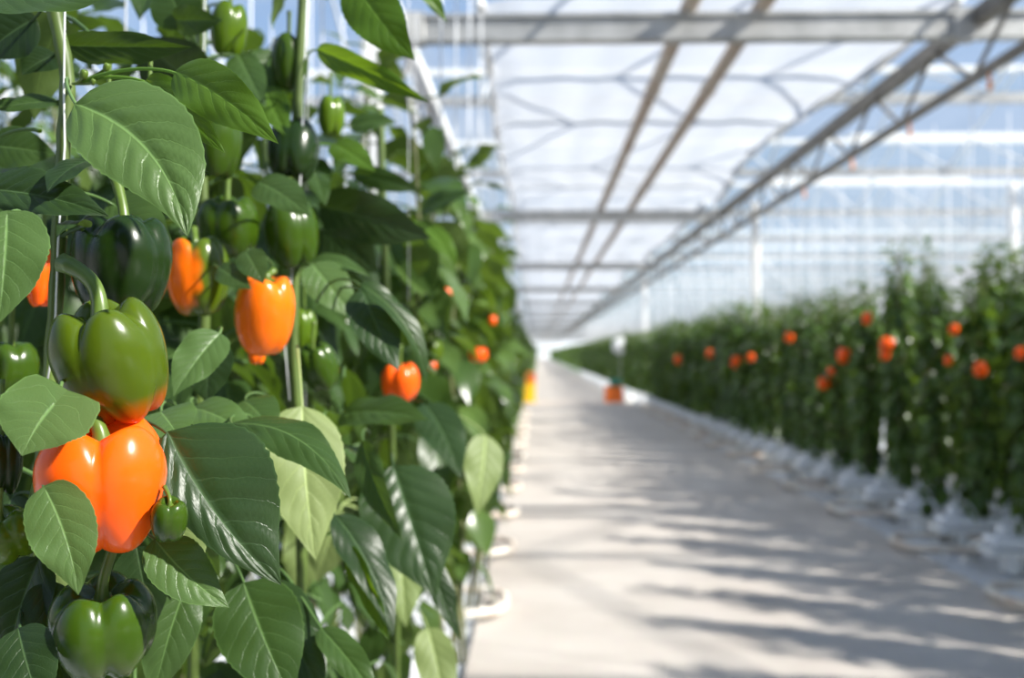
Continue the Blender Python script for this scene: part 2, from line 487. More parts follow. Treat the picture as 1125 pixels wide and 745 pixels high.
# glass roof: ridges and gutters run across the path every 4.5 m
m_glass, nt, N, L = new_mat('roof_glass')
tr = N.new('ShaderNodeBsdfTransparent'); tr.inputs['Color'].default_value = (0.94, 0.97, 0.98, 1)
gl = N.new('ShaderNodeBsdfGlossy'); gl.inputs['Roughness'].default_value = 0.05
ms = N.new('ShaderNodeMixShader'); ms.inputs[0].default_value = 0.05; L.new(tr.outputs[0], ms.inputs[1]); L.new(gl.outputs[0], ms.inputs[2])
out(nt, ms.outputs[0])
M['steel'] = simple_mat('galvanised_steel', (0.50, 0.50, 0.49), 0.45, 0.55, noise=0.3, nscale=5)
M['white_metal'] = simple_mat('white_metal', (0.80, 0.80, 0.79), 0.4)
M['dark_steel'] = simple_mat('weathered_steel', (0.20, 0.185, 0.165), 0.55, 0.3, noise=0.35, nscale=6)
M['pipe'] = simple_mat('heating_pipe', (0.50, 0.44, 0.37), 0.5, 0.0, noise=0.35, nscale=2.5, color2=(0.40, 0.30, 0.23))

GZ, RZ = EYE + 2.85, EYE + 3.75
RX0, RX1 = -9.0, 16.0
gl_m, bar_m, ridge_m, gut_m = Mesh(), Mesh(), Mesh(), Mesh()
y = -2.4; gut = []
while y < ROW_END:
    gut.append(y); y += 4.5
for y in gut:
    yr = y + 2.25
    for (ya, za, yb, zb) in ((y, GZ, yr, RZ), (yr, RZ, y + 4.5, GZ)):
        gl_m.add([[RX0, ya, za], [RX1, ya, za], [RX1, yb, zb], [RX0, yb, zb]], [[0, 1, 2, 3]])
        step = 1.4 if y < 60 else 2.0
        for x in np.arange(RX0, RX1 + 0.01, step):
            beam_between(bar_m, (x, ya, za + 0.03), (x, yb, zb + 0.03), 0.022, 0.035)
    beam_between(ridge_m, (RX0, yr, RZ + 0.03), (RX1, yr, RZ + 0.03), 0.08, 0.08)
    beam_between(gut_m, (RX0, y, GZ - 0.03), (RX1, y, GZ - 0.03), 0.11, 0.10)
roof = structure(gl_m.obj('ceiling', m_glass, smooth=False, attrs=False))
bar_m.obj('glazing_bars', M['white_metal'], roof, smooth=False, attrs=False)
ridge_m.obj('ridge', M['white_metal'], roof, smooth=False, attrs=False)
gut_m.obj('gutter', M['steel'], roof, smooth=False, attrs=False)
wl = Mesh(); box(wl, (3, ROW_END + 0.2, 2.3), (30, 0.2, 4.8), bev=0.02)
structure(wl.obj('wall_far', simple_mat('far_wall_white', (0.8, 0.82, 0.84), 0.6, noise=0.05, nscale=0.6), smooth=False, attrs=False))

# open roof vents on the right: glass flaps in white frames, lifted off the ridge
def vent(x0, x1, yr, label):
    m_ = Mesh(); a = math.radians(20)
    f = lambda s: (s * 1.1 * math.cos(a), RZ + 0.12 + s * 1.1 * math.sin(a) * 0.4)
    (ya, za), (yb, zb) = f(0), f(1)
    for (p, q) in (((x0, yr + ya, za), (x1, yr + ya, za)), ((x0, yr + yb, zb), (x1, yr + yb, zb))):
        beam_between(m_, p, q, 0.07, 0.09)
    for x in np.linspace(x0, x1, 4):
        beam_between(m_, (x, yr + ya, za), (x, yr + yb, zb), 0.05, 0.06)
    o = m_.obj('roof_vent', M['white_metal'], smooth=False, attrs=False)
    tag(o, label, 'roof vent')
    g = Mesh().add([[x0, yr + ya, za + .02], [x1, yr + ya, za + .02], [x1, yr + yb, zb + .02], [x0, yr + yb, zb + .02]], [[0, 1, 2, 3]])
    g.obj('pane', m_glass, o, smooth=False, attrs=False)
vent(5.6, 8.9, gut[3] + 2.25 + 4.5, 'nearer white-framed vent flap standing open in the glass roof above the right bed')
vent(5.2, 9.6, gut[5] + 2.25, 'white-framed vent flap open in the glass roof one bay beyond the nearer open vent')

# white cross beams that carry the screen, on the posts
def hsec(m_, a, b, w, h):
    """beam with a wider bottom flange"""
    a = np.asarray(a, float); b = np.asarray(b, float)
    beam_between(m_, a, b, w, h)
    dz = np.array([0, 0, h / 2])
    beam_between(m_, a - dz, b - dz, w * 1.7, h * 0.16)
    beam_between(m_, a + dz, b + dz, w * 1.7, h * 0.16)
def _ord(n):
    a = ['first', 'second', 'third', 'fourth', 'fifth', 'sixth', 'seventh', 'eighth', 'ninth', 'tenth', 'eleventh', 'twelfth', 'thirteenth', 'fourteenth', 'fifteenth', 'sixteenth',
         'seventeenth', 'eighteenth', 'nineteenth']
    if n < 19: return a[n]
    n += 1
    tens = {2: 'twent', 3: 'thirt', 4: 'fort'}[n // 10]
    return tens + 'ieth' if n % 10 == 0 else tens + 'y-' + a[n % 10 - 1]
ords = [_ord(n) for n in range(49)]
k = 0; y = 7.25
while y < 120:
    m_ = Mesh(); hsec(m_, (-0.98 if k else -0.98, y, EYE + 2.37), (RX1 - 4 if k == 0 else 3.2, y, EYE + 2.37), 0.07, 0.17)
    o = m_.obj('roof_cross_beam', M['steel'], smooth=False, attrs=False)
    for x in (-0.9, 3.08):
        jb = Mesh(); box(jb, (x, y, EYE + 2.37), (0.16, 0.12, 0.24), bev=0.01); jb.obj('joint_plate', M['steel'], o, smooth=False, attrs=False)
    tag(o, f'pale steel beam crossing over the path, {ords[k]} from the camera' + (', the widest one overhead' if k == 0 else ''), 'beam')
    y += 10.0; k += 1

# lattice girders along both sides of the path
def girder(x, label, top_mat, y0, y1):
    zl, zu = EYE + 2.0, EYE + 2.42
    up = Mesh(); beam_between(up, (x, y0, zu), (x, y1, zu), 0.11, 0.11)
    o = bpy.data.objects.new('lattice_girder', None); COL.objects.link(o); o.location = (x, y0, zl)
    lo = Mesh(); beam_between(lo, (x, y0, zl), (x, y1, zl), 0.06, 0.06)
    up.obj('upper_chord', top_mat, o, smooth=False, attrs=False, loc=(x, y0, zl)).location = (0, 0, 0)
    lo.obj('lower_chord', M['dark_steel'], o, smooth=False, attrs=False, loc=(x, y0, zl)).location = (0, 0, 0)
    dm = Mesh(); y = y0; s = 0
    while y < min(y1, 110):
        a, b = (zl, zu) if s == 0 else (zu, zl)
        beam_between(dm, (x, y, a), (x, y + 0.72, b), 0.025, 0.025); y += 0.72; s ^= 1
    dm.obj('lattice', M['dark_steel'], o, smooth=False, attrs=False, loc=(x, y0, zl)).location = (0, 0, 0)
    tag(o, label, 'girder')
girder(3.18, 'dark steel lattice girder running above the right edge of the path', M['dark_steel'], 3.0, ROW_END)
girder(-1.02, 'steel lattice girder with white upper chord above the left plants', M['white_metal'], 3.0, ROW_END)
om = simple_mat('orange_clip', (0.85, 0.35, 0.12), 0.5, noise=0.1)
hooks = [(5.55, 'first'), (7.05, 'second'), (8.55, 'third'), (10.1, 'fourth'), (11.9, 'fifth')]
for y, w in hooks:
    h = Mesh(); tube(h, [(3.18, y, EYE + 1.975), (3.18, y, EYE + 1.90)], 0.012, 6); box(h, (3.18, y, EYE + 1.88), (0.03, 0.03, 0.07), bev=0.006)
    tag(h.obj('orange_hook', om, attrs=False), f'{w} small orange hook under the right lattice girder, counted from the camera', 'hook')

# white posts
def post(x, y, label, z1=EYE + 2.42):
    m_ = Mesh(); box(m_, (x, y, z1 / 2), (0.12, 0.12, z1), bev=0.012)
    o = m_.obj('support_post', M['white_metal'], smooth=False, attrs=False)
    f = Mesh(); box(f, (x, y, 0.015), (0.26, 0.26, 0.03), bev=0.005); f.obj('foot_plate', M['steel'], o, smooth=False, attrs=False)
    tag(o, label, 'post')
post(3.52, 16.1, 'white square post rising out of the right bed close to the path')
post(3.52, 32.5, 'far white post barely showing above the distant right hedge')
post(-1.02, 6.1, 'white square post rising behind the tall plants on the left')
post(6.75, 14.25, 'white square post deeper in the right bed near the picture edge')
post(8.6, 17.6, 'thin far white post deep in the right bed', GZ)

# overhead heating pipes, lying on the cross beams
for x, w in ((1.115, 'left'), (1.645, 'right')):
    m_ = Mesh(); tube(m_, [(x, 2.0, EYE + 2.535), (x, 40, EYE + 2.535), (x, 120, EYE + 2.535), (x, ROW_END, EYE + 2.535)], 0.062, 14)
    o = m_.obj('heating_pipe', M['pipe'], attrs=False)
    for y in np.arange(9.6, 60, 6.0):
        c = Mesh(); tube(c, [(x, y - 0.04, EYE + 2.535), (x, y + 0.04, EYE + 2.535)], 0.074, 12); c.obj('coupling', M['pipe'], o, attrs=False)
    tag(o, f'long brown-grey heating pipe above the path, the {w} one of the pair', 'pipe')

# shade screen: white cloth over the path
m_cloth, nt, N, L = new_mat('shade_cloth')
tr = N.new('ShaderNodeBsdfTransparent'); tr.inputs['Color'].default_value = (1, 1, 1, 1)
tl = N.new('ShaderNodeBsdfTranslucent'); tl.inputs['Color'].default_value = (0.58, 0.60, 0.635, 1)
df = N.new('ShaderNodeBsdfDiffuse'); df.inputs['Color'].default_value = (0.88, 0.88, 0.89, 1)
m1 = N.new('ShaderNodeMixShader'); m1.inputs[0].default_value = 0.35; L.new(tl.outputs[0], m1.inputs[1]); L.new(df.outputs[0], m1.inputs[2])
tc = N.new('ShaderNodeTexCoord'); mp = N.new('ShaderNodeMapping'); mp.inputs['Scale'].default_value = (3, 0.5, 1)
nn = N.new('ShaderNodeTexNoise'); nn.inputs['Scale'].default_value = 2.0; nn.inputs['Detail'].default_value = 4
L.new(tc.outputs['Object'], mp.inputs[0]); L.new(mp.outputs[0], nn.inputs['Vector'])
mr = N.new('ShaderNodeMapRange'); mr.inputs['To Min'].default_value = 0.82; mr.inputs['To Max'].default_value = 0.94
L.new(nn.outputs['Fac'], mr.inputs['Value'])
m2 = N.new('ShaderNodeMixShader'); L.new(mr.outputs[0], m2.inputs[0]); L.new(tr.outputs[0], m2.inputs[1]); L.new(m1.outputs[0], m2.inputs[2])
out(nt, m2.outputs[0])
def cloth(y0, y1, label):
    nx, ny = 30, 30
    s = np.linspace(0, 1, nx); t = np.linspace(0, 1, ny)
    S, T = np.meshgrid(s, t, indexing='ij')
    xr = 2.86 + 0.10 * np.sin(T * PI * 2 + y0) + 0.16 * np.cos(T * PI) ** 2
    xl = -0.47 + 0.05 * np.cos(T * PI) ** 2
    X = xl + (xr - xl) * S
    edge = np.exp(-((1 - S) / 0.05) ** 2) + np.exp(-(S / 0.05) ** 2)
    Z = EYE + 2.64 - 0.05 * np.sin(T * PI) - edge * (0.05 + 0.05 * np.sin(T * 40)) + 0.008 * np.sin(S * 40)
    V = np.stack([X, y0 + (y1 - y0) * T, Z], -1).reshape(-1, 3)
    o = Mesh().add(V, grid_faces(nx, ny)).obj('shade_screen', m_cloth, attrs=False)
    hm = Mesh()
    for xx, zz in ((xr, EYE + 2.60), (xl, EYE + 2.60)):
        x = xx[0]; pts = np.stack([x, y0 + (y1 - y0) * t, np.full(ny, zz) - 0.03 * np.sin(t * PI)], -1)
        tube(hm, pts, 0.035 + 0.012 * np.sin(np.arange(ny) * 1.7), 8)
    hm.obj('gathered_hem', simple_mat('cloth_hem', (0.9, 0.9, 0.9), 0.7, noise=0.05), o, attrs=False)
    tag(o, label, 'shade screen')
yy = 7.35
for k in range(12):
    cloth(yy, yy + 9.9, f'white translucent shade cloth stretched above the path, {ords[k]} length from the camera')
    yy += 10.0
# pipe rails between the plant rows: white U ends lie at the path edge
m_rail = simple_mat('rail_paint', (0.78, 0.74, 0.66), 0.4, noise=0.5, nscale=6, color2=(0.55, 0.40, 0.30))
def rail(side, yc, label):
    xe = -0.30 if side < 0 else 2.62
    xe += 0.12 if side < 0 else 0.0
    x1 = xe - 4.0 if side < 0 else xe + 5.0
    s = side; hw = 0.27; r = 0.20
    pts = [(x1, yc - hw, 0.07)]
    a = np.linspace(0, PI / 2, 7)
    for q in a: pts.append((xe + s * (r - r * math.sin(q)), yc - hw + r - r * math.cos(q), 0.07))
    for q in a: pts.append((xe + s * (r - r * math.cos(q)), yc + hw - r + r * math.sin(q), 0.07))
    pts.append((x1, yc + hw, 0.07))
    m_ = Mesh(); tube(m_, pts, 0.026, 10)
    o = m_.obj('pipe_rail', m_rail, attrs=False)
    for x in (xe + s * 0.45, xe + s * 1.6):
        sm = Mesh(); box(sm, (x, yc, 0.022), (0.05, 0.62, 0.04), bev=0.006)
        sm.obj('sleeper', M['steel'], o, smooth=False, attrs=False)
    tag(o, label, 'pipe rail')
for k in range(12):
    rail(-1, 5.55 + 1.6 * k, f'white U-shaped pipe rail end on the left path edge, {ords[k]} from the camera')
for k in range(14):
    rail(1, 5.75 + 1.6 * k, f'rusty white pipe rail end on the right path edge, {ords[k]} from the camera')

# substrate gutters under the plant lines
m_slab = simple_mat('slab_wrap', (0.78, 0.80, 0.84), 0.28, noise=0.12, nscale=7, bump=0.3, coat=0.4)
dm = Mesh()
tube(dm, bez((0, .03, .03), (.02, .02, .14), (.09, -.14, .10), (.12, -.15, -.10), 10), 0.004, 6)
box(dm, (0, 0, 0), (0.09, 0.09, 0.07), bev=0.012)
CUBE = dm.data('planting_cube', m_slab, smooth=False, attrs=False)
def slab(side, y, label, n=1):
    x0 = -0.47 if side < 0 else 2.98
    L_ = 3.2 if side < 0 else 4.0
    cx = x0 + side * L_ / 2
    m_ = Mesh(); box(m_, (cx, y, 0.20), (L_, 0.17, 0.09), bev=0.02)
    o = m_.obj('substrate_slab', m_slab, attrs=False, smooth=False)
    t = Mesh(); box(t, (cx, y, 0.135), (L_ + 0.04, 0.22, 0.03), bev=0.008)
    for x in np.arange(x0 + side * 0.15, x0 + side * L_, side * 0.9): box(t, (x, y, 0.06), (0.05, 0.18, 0.13), bev=0.008)
    t.obj('gutter', M['white_metal'], o, smooth=False, attrs=False)
    if y < 18:
        for i in range(3):
            c = bpy.data.objects.new('planting_cube', CUBE); COL.objects.link(c); c.parent = o
            c.location = (x0 + side * (0.12 + 0.4 * i), y, 0.275)
    tag(o, label, 'substrate slab')

# ------------------------------------------------------------------ crop plants
SUN_TO = unit([0.79, -0.33, 0.63])           # towards the sun

def rand_leaf(rs, p, az, droop, Lf, nt, ns, elev=None):
    """random leaf with its stalk starting at stem point p"""
    h = np.array([math.cos(az), math.sin(az), 0.0])
    pl = rs.uniform(0.035, 0.075)
    B = p + h * pl + np.array([0, 0, pl * rs.uniform(0.1, 0.7)])
    d = h * math.cos(droop) + np.array([0, 0, -math.sin(droop)])
    d = unit(d + rs.normal(0, 0.15, 3))
    T = B + d * Lf
    N = unit(np.array([0, 0, 0.9]) + h * 0.5 + 0.45 * SUN_TO + rs.normal(0, 0.22, 3))
    W = Lf * rs.uniform(0.50, 0.64)
    g = leaf_geo(B, T, N, W, bow=rs.uniform(0.08, 0.26), side=rs.uniform(-.08, .08), fold=rs.uniform(0.0, 0.5), nt=nt, ns=ns,
                 quilt=0.008 if nt > 7 else 0.0, wave=rs.uniform(0.02, 0.06), seed=rs.randint(1000), roll=rs.uniform(-.5, .5))
    return B, T, g

def gen_foliage(rs, base, ztop, zbot, nstem, step, Lrange, lod, accept=None, spread=0.07):
    fol, st = Mesh(), Mesh()
    bx, by, _ = base
    for s in range(nstem):
        a0 = rs.uniform(0, 2 * PI)
        top = ztop - rs.uniform(0, 0.18)
        ox, oy = (rs.uniform(-spread, spread), rs.uniform(-spread, spread)) if nstem > 1 else (0, 0)
        zs = np.arange(0.235, top, 0.16)
        path = np.stack([bx + ox * np.clip((zs - 0.3) / 0.5, 0, 1) + 0.02 * np.sin(zs * 5 + a0), by + oy * np.clip((zs - 0.3) / 0.5, 0, 1) + 0.02 * np.cos(zs * 4 + a0), zs], -1)
        tube(st, path, np.linspace(0.009, 0.004, len(path)), 6 if lod > 0 else 8)
        z = zbot + rs.uniform(0, step); az = a0
        while z < top:
            p = np.array([np.interp(z, zs, path[:, 0]), np.interp(z, zs, path[:, 1]), z])
            az += 2.4 + rs.uniform(-.5, .5)
            up = (z - zbot) / (top - zbot)
            droop = rs.uniform(1.0, 1.45) if up < 0.35 else rs.uniform(0.5, 1.35) if up < 0.9 else rs.uniform(-0.5, 0.6)
            Lf = rs.uniform(*Lrange) * (1.0 if up < 0.85 else 0.62) * (0.85 if up < 0.35 else 1)
            nt_, ns_ = ((10, 6), (7, 4), (5, 2))[lod]
            B, T, g = rand_leaf(rs, p, az, droop, Lf, nt_, ns_)
            if accept is None or accept(B, T, Lf):
                r = np.clip(rs.normal(0.45, 0.25) + 0.25 * (up > 0.85), 0, 1)  # top leaves toned lighter, imitating sunlight on the hedge tops
                fol.add(*g, rnd=r)
                if lod < 2: tube(fol, bez(p, p * .6 + B * .4 + [0, 0, .01], B, B + (T - B) * 0.03, 5), 0.0022, 4, rnd=r, caps=False)
            z += step * rs.uniform(0.7, 1.3)
    return fol, st

def empty(name, loc, label, cat, group=None):
    o = bpy.data.objects.new(name, None); COL.objects.link(o)
    o.location = loc; o.empty_display_size = 0.1
    return tag(o, label, cat, group)

def string_mesh(x, y, z0, z1, r=0.0022):
    m_ = Mesh(); tube(m_, [(x, y, z0), (x + .004, y, (z0 + z1) / 2), (x, y, z1)], r, 6)
    return m_

# shared meshes: several plants of each level of detail
PROTO = {}
def proto(key, lod, n, h, Lr, step, nstem, zbot):
    lst = []
    for k in range(n):
        rs = np.random.RandomState(100 + lod * 20 + k)
        fol, st = gen_foliage(rs, (0, 0, 0), h, zbot, nstem, step, Lr, lod)
        lst.append((fol.data(f'foliage_{key}_{k}', M['leaf_crop']), st.data(f'stem_{key}_{k}', M['stem_old']),
                    string_mesh(0.01, 0.0, 1.4, 3.35, 0.0022 + 0.0012 * lod).data(f'string_{key}_{k}', M['string'])))
    PROTO[key] = lst
proto(1, 1, 6, 2.16, (0.12, 0.20), 0.030, 4, 0.26)
proto(2, 2, 6, 2.16, (0.16, 0.25), 0.034, 4, 0.26)
proto(3, 1, 6, 2.16, (0.12, 0.20), 0.034, 3, 0.72)

rsp = np.random.RandomState(5)
def place_plant(x, y, lod, zs, label, group, rot=None):
    me = PROTO[lod][rsp.randint(len(PROTO[lod]))]
    r = empty('pepper_plant', (x, y, 0), label, 'pepper plant', group)
    r.rotation_euler = (0, 0, rsp.uniform(0, 2 * PI) if rot is None else rot)
    for nm, d in zip(('foliage', 'stem', 'string'), me):
        c = bpy.data.objects.new(nm, d); COL.objects.link(c); c.parent = r
        if nm == 'foliage': c.scale = (1, 1, zs); 
        elif nm == 'stem': c.scale = (1, 1, zs)
    return r

# --- right bed
row = 0
y = 2.7
while y < 27:
    near = y < 11
    top = 1.0
    if y < 8.9: top = 0.98
    elif y < 9.9: top = 1.15
    else: top = 1.02
    nx = 3 if y < 5.2 else (5 if y < 11.5 else 4)
    for i in range(nx):
        t = top + rsp.uniform(-.03, .04)
        if i == 0:
            lab, grp = f'{ords[row]} row-end pepper plant along the right bed, counted from the near end', 'row-end pepper plants on the right of the path'
        else:
            lab, grp = 'leafy green pepper plant standing behind the row-end plants in the right bed', 'pepper plants inside the right bed'
        place_plant(3.25 + 0.42 * i + rsp.uniform(-.05, .05), y + 0.4 * (i % 2) + rsp.uniform(-.06, .06), 1 if y < 14 else 2, t, lab, grp)
    slab(1, y, f'white wrapped substrate slab on a gutter under right plant row, {ords[row]} from the camera')
    y += 0.8; row += 1
while y < 70:
    for i in range(2):
        place_plant(3.27 + 0.5 * i + rsp.uniform(-.04, .04), y, 2, 1.0 + rsp.uniform(-.03, .04), 'distant leafy pepper plant in the receding hedge right of the path', 'distant pepper plants on the right of the path')
    slab(1, y, 'distant white wrapped substrate slab under the right hedge'); y += 0.95

# --- left bed beyond the close-up plants
y = 2.35; row = 0
while y < 22:
    nx = 5 if y < 5 else (4 if y < 9 else 2)
    for i in range(nx):
        t = (1.0 if y < 6 else 0.97) + rsp.uniform(-.03, .05)
        if i == 0:
            lab, grp = f'{ords[row]} row-end pepper plant along the left bed beyond the close-up plants', 'row-end pepper plants on the left of the path'
        else:
            lab, grp = 'leafy green pepper plant standing behind the row-end plants in the left bed', 'pepper plants inside the left bed'
        place_plant((-0.31 if 3 < y < 6 else -0.38 if y < 7 else -0.47) - 0.40 * i + rsp.uniform(-.03, .03), y + rsp.uniform(-.06, .06), 3 if y < 12 else 2, t, lab, grp)
    slab(-1, y, f'white wrapped substrate slab on a gutter under left plant row, {ords[row]} from the camera')
    y += 0.8; row += 1
while y < 60:
    place_plant(-0.50 + rsp.uniform(-.03, .03), y, 2, 1.0 + rsp.uniform(-.03, .04), 'distant leafy pepper plant in the receding hedge left of the path', 'distant pepper plants on the left of the path')
    slab(-1, y, 'distant white wrapped substrate slab under the left hedge'); y += 0.95
# --- the rest of the rows, too far to count
far = Mesh(); rs = np.random.RandomState(3)
for side, x0, y0 in ((1, 3.34, 70), (-1, -0.52, 60)):
    n = 5200
    for i in range(n):
        yy = y0 + (ROW_END - 1 - y0) * rs.rand() ** 1.4
        p = np.array([x0 + rs.uniform(-.2, .5) * side, yy, rs.uniform(0.35, 2.15)])
        B, T, g = rand_leaf(rs, p, rs.uniform(0, 6.28), rs.uniform(0.3, 1.3), rs.uniform(0.28, 0.5), 4, 2)
        far.add(*g, rnd=rs.rand())
fo = far.obj('distant_foliage', M['leaf_crop'])
tag(fo, 'green pepper rows merging into two thin lines at the far end of the path', 'crop rows'); fo['kind'] = 'stuff'

# --- rows that go on beside and behind the camera, out of the picture: they shade the path and the close-up plants
near_m = Mesh(); rs = np.random.RandomState(9)
for x0, x1, ya, yb, n in ((3.0, 4.2, -5.0, 2.4, 2600), (-1.6, -0.45, -5.0, 0.1, 2200)):
    for i in range(n):
        p = np.array([rs.uniform(x0, x1), rs.uniform(ya, yb), rs.uniform(0.35, 2.2)])
        B, T, g = rand_leaf(rs, p, rs.uniform(0, 6.28), rs.uniform(0.3, 1.3), rs.uniform(0.18, 0.28), 4, 2)
        near_m.add(*g, rnd=rs.rand())
no = near_m.obj('crop_foliage', M['leaf_crop'])
tag(no, 'green pepper rows going on past the picture edge beside the viewer', 'crop rows'); no['kind'] = 'stuff'

# ------------------------------------------------------------------ close-up peppers (pixel centre, width, height, depth)
pepper(113, 535, 148, 140, .68, 'orange', 'big ripe orange bell pepper in sharp focus behind two heart-shaped leaves', lobes=4,
       axis=(0.06, -0.22, 1), roll=1.2, seed=4, taper=0.30, depth=0.10, shoulder=0.13, foot=0.08, stem=((-.006, 0, .018), (-.022, .012, .032)))
pepper(125, 400, 130, 128, .69, 'turn_bottom', 'olive green bell pepper turning orange at its base, hanging by a thick curved stalk', lobes=4,
       axis=(-0.16, -0.34, 1), roll=0.55, seed=9, taper=0.22, depth=0.13, shoulder=0.13, stem=((.004, 0, .034), (-.034, .010, .046)), stem_r=.062)
pepper(134, 291, 112, 106, .79, 'green_dark_shaded', 'very dark green shaded bell pepper hanging just above the olive one with the curved stalk', lobes=4,
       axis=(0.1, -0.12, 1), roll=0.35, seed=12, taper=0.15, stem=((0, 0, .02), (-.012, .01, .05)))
pepper(216, 305, 72, 86, 1.12, 'turn_side', 'green bell pepper with a bright orange left flank', lobes=4, axis=(0.02, -0.2, 1), roll=0.9, seed=15, taper=0.16, depth=0.13, foot=0.03,
       stem=((0, 0, .012), (-.006, .01, .028)))
pepper(290, 347, 68, 88, 1.12, 'orange_light', 'blocky bright orange bell pepper hanging under small leaves near the middle stem', lobes=3, axis=(0.16, -0.3, 1), roll=0.3, seed=17, taper=0.12, depth=0.10, foot=0.03, dimple=.1,
       stem=((0, 0, .008), (.006, .01, .018)))
pepper(282, 391, 20, 18, 1.2, 'orange_light', 'small orange pepper tip showing right below the blocky orange pepper', lobes=3, seed=19, stem=((0, 0, .02),), world=None)
pepper(252, 250, 70, 64, 1.22, 'green', 'round green bell pepper half hidden above the green and orange one', lobes=4, axis=(0, -0.3, 1), roll=0.5, seed=21)
pepper(320, 258, 60, 72, 1.25, 'green', 'green bell pepper hanging right above the blocky orange pepper', lobes=3, axis=(-.1, -0.1, 1), roll=0.2, seed=23)
pepper(350, 404, 44, 50, 1.35, 'green', 'shiny small green bell pepper low on the stem right of the blocky orange one', lobes=4, axis=(-.25, -0.4, 1), roll=0.7, seed=25)
pepper(440, 420, 43, 40, 1.72, 'orange', 'squat orange bell pepper alone on the right flank of the close-up plants', lobes=4, axis=(0, -0.25, 1), roll=0.5, seed=27, taper=0.1)
pepper(186, 571, 42, 47, .665, 'green', 'tiny round green pepper beside the big ripe orange one', lobes=3, axis=(0.15, -0.35, 1), roll=2.0, seed=29, taper=0.12, depth=0.10, shoulder=0.05,
       stem=((.001, 0, .006), (-.006, .006, .013)))
pepper(115, 690, 116, 98, .71, 'green', 'glossy green bell pepper with an upright stalk at the bottom of the close-up', lobes=5, axis=(0.04, -0.28, 1), roll=0.62, seed=31, taper=0.14, depth=0.12,
       stem=((.002, 0, .025), (.010, .004, .048)))
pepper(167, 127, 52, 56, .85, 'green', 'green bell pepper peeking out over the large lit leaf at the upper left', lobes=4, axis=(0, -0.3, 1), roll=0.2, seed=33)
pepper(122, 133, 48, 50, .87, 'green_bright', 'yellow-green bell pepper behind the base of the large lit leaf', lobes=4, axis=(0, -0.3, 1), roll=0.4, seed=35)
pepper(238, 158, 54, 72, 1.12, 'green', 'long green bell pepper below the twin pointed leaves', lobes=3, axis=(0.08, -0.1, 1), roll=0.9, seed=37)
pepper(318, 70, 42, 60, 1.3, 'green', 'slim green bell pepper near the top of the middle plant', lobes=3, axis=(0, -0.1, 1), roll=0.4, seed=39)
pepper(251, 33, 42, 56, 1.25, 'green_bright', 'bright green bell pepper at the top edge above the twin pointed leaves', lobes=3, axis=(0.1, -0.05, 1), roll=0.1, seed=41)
pepper(322, 166, 62, 66, 1.28, 'green_dark_shaded', 'dark green bell pepper with pale streaks in the middle plant above a broad leaf', lobes=4, axis=(0, 0.3, 1), roll=0.8, seed=43)
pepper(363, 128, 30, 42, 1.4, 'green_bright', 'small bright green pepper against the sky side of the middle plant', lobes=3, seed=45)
pepper(379, 246, 30, 24, 1.5, 'green_bright', 'small light green round pepper right of the middle stem', lobes=4, seed=47, axis=(0, -.2, 1), shoulder=.04)
pepper(48, 305, 40, 62, .92, 'orange', 'orange pepper sliver glowing behind the white string at the left', lobes=3, axis=(0, 0, 1), seed=49)
pepper(2, 507, 44, 70, .72, 'green_dark_shaded', 'dark green bell pepper cut off by the left picture edge beside the big orange one', lobes=4, seed=51, axis=(0.1, -.2, 1))
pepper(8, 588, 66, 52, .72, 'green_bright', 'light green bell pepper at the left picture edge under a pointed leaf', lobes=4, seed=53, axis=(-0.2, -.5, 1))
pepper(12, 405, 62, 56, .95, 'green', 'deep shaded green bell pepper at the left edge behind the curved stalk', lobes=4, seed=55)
pepper(334, 362, 30, 44, 1.4, 'green_bright', 'narrow green pepper hanging between the blocky orange one and the small shiny one', lobes=3, seed=57)
pepper(472, 341, 24, 34, 2.3, 'green_bright', 'pale green pepper in the blurred left hedge beside a lit leaf', lobes=3, seed=59, lo=True)
pepper(476, 386, 22, 24, 2.3, 'turn_side', 'blurred ripening pepper with a bright glint in the left hedge', lobes=4, seed=61, lo=True)
pepper(525, 390, 22, 16, 3.2, 'orange', 'blurred orange pepper in the left hedge nearest the path', lobes=4, seed=63, lo=True)
pepper(491, 323, 11, 13, 3.0, 'orange', 'small blurred orange-red pepper high in the left hedge', lobes=3, seed=65, lo=True)
pepper(541, 352, 9, 10, 3.8, 'orange', 'tiny far orange pepper near the outer edge of the left hedge', lobes=3, seed=67, lo=True)
pepper(475, 402, 10, 12, 2.4, 'orange', 'little orange pepper just under the ripening one in the left hedge', lobes=3, seed=69, lo=True)

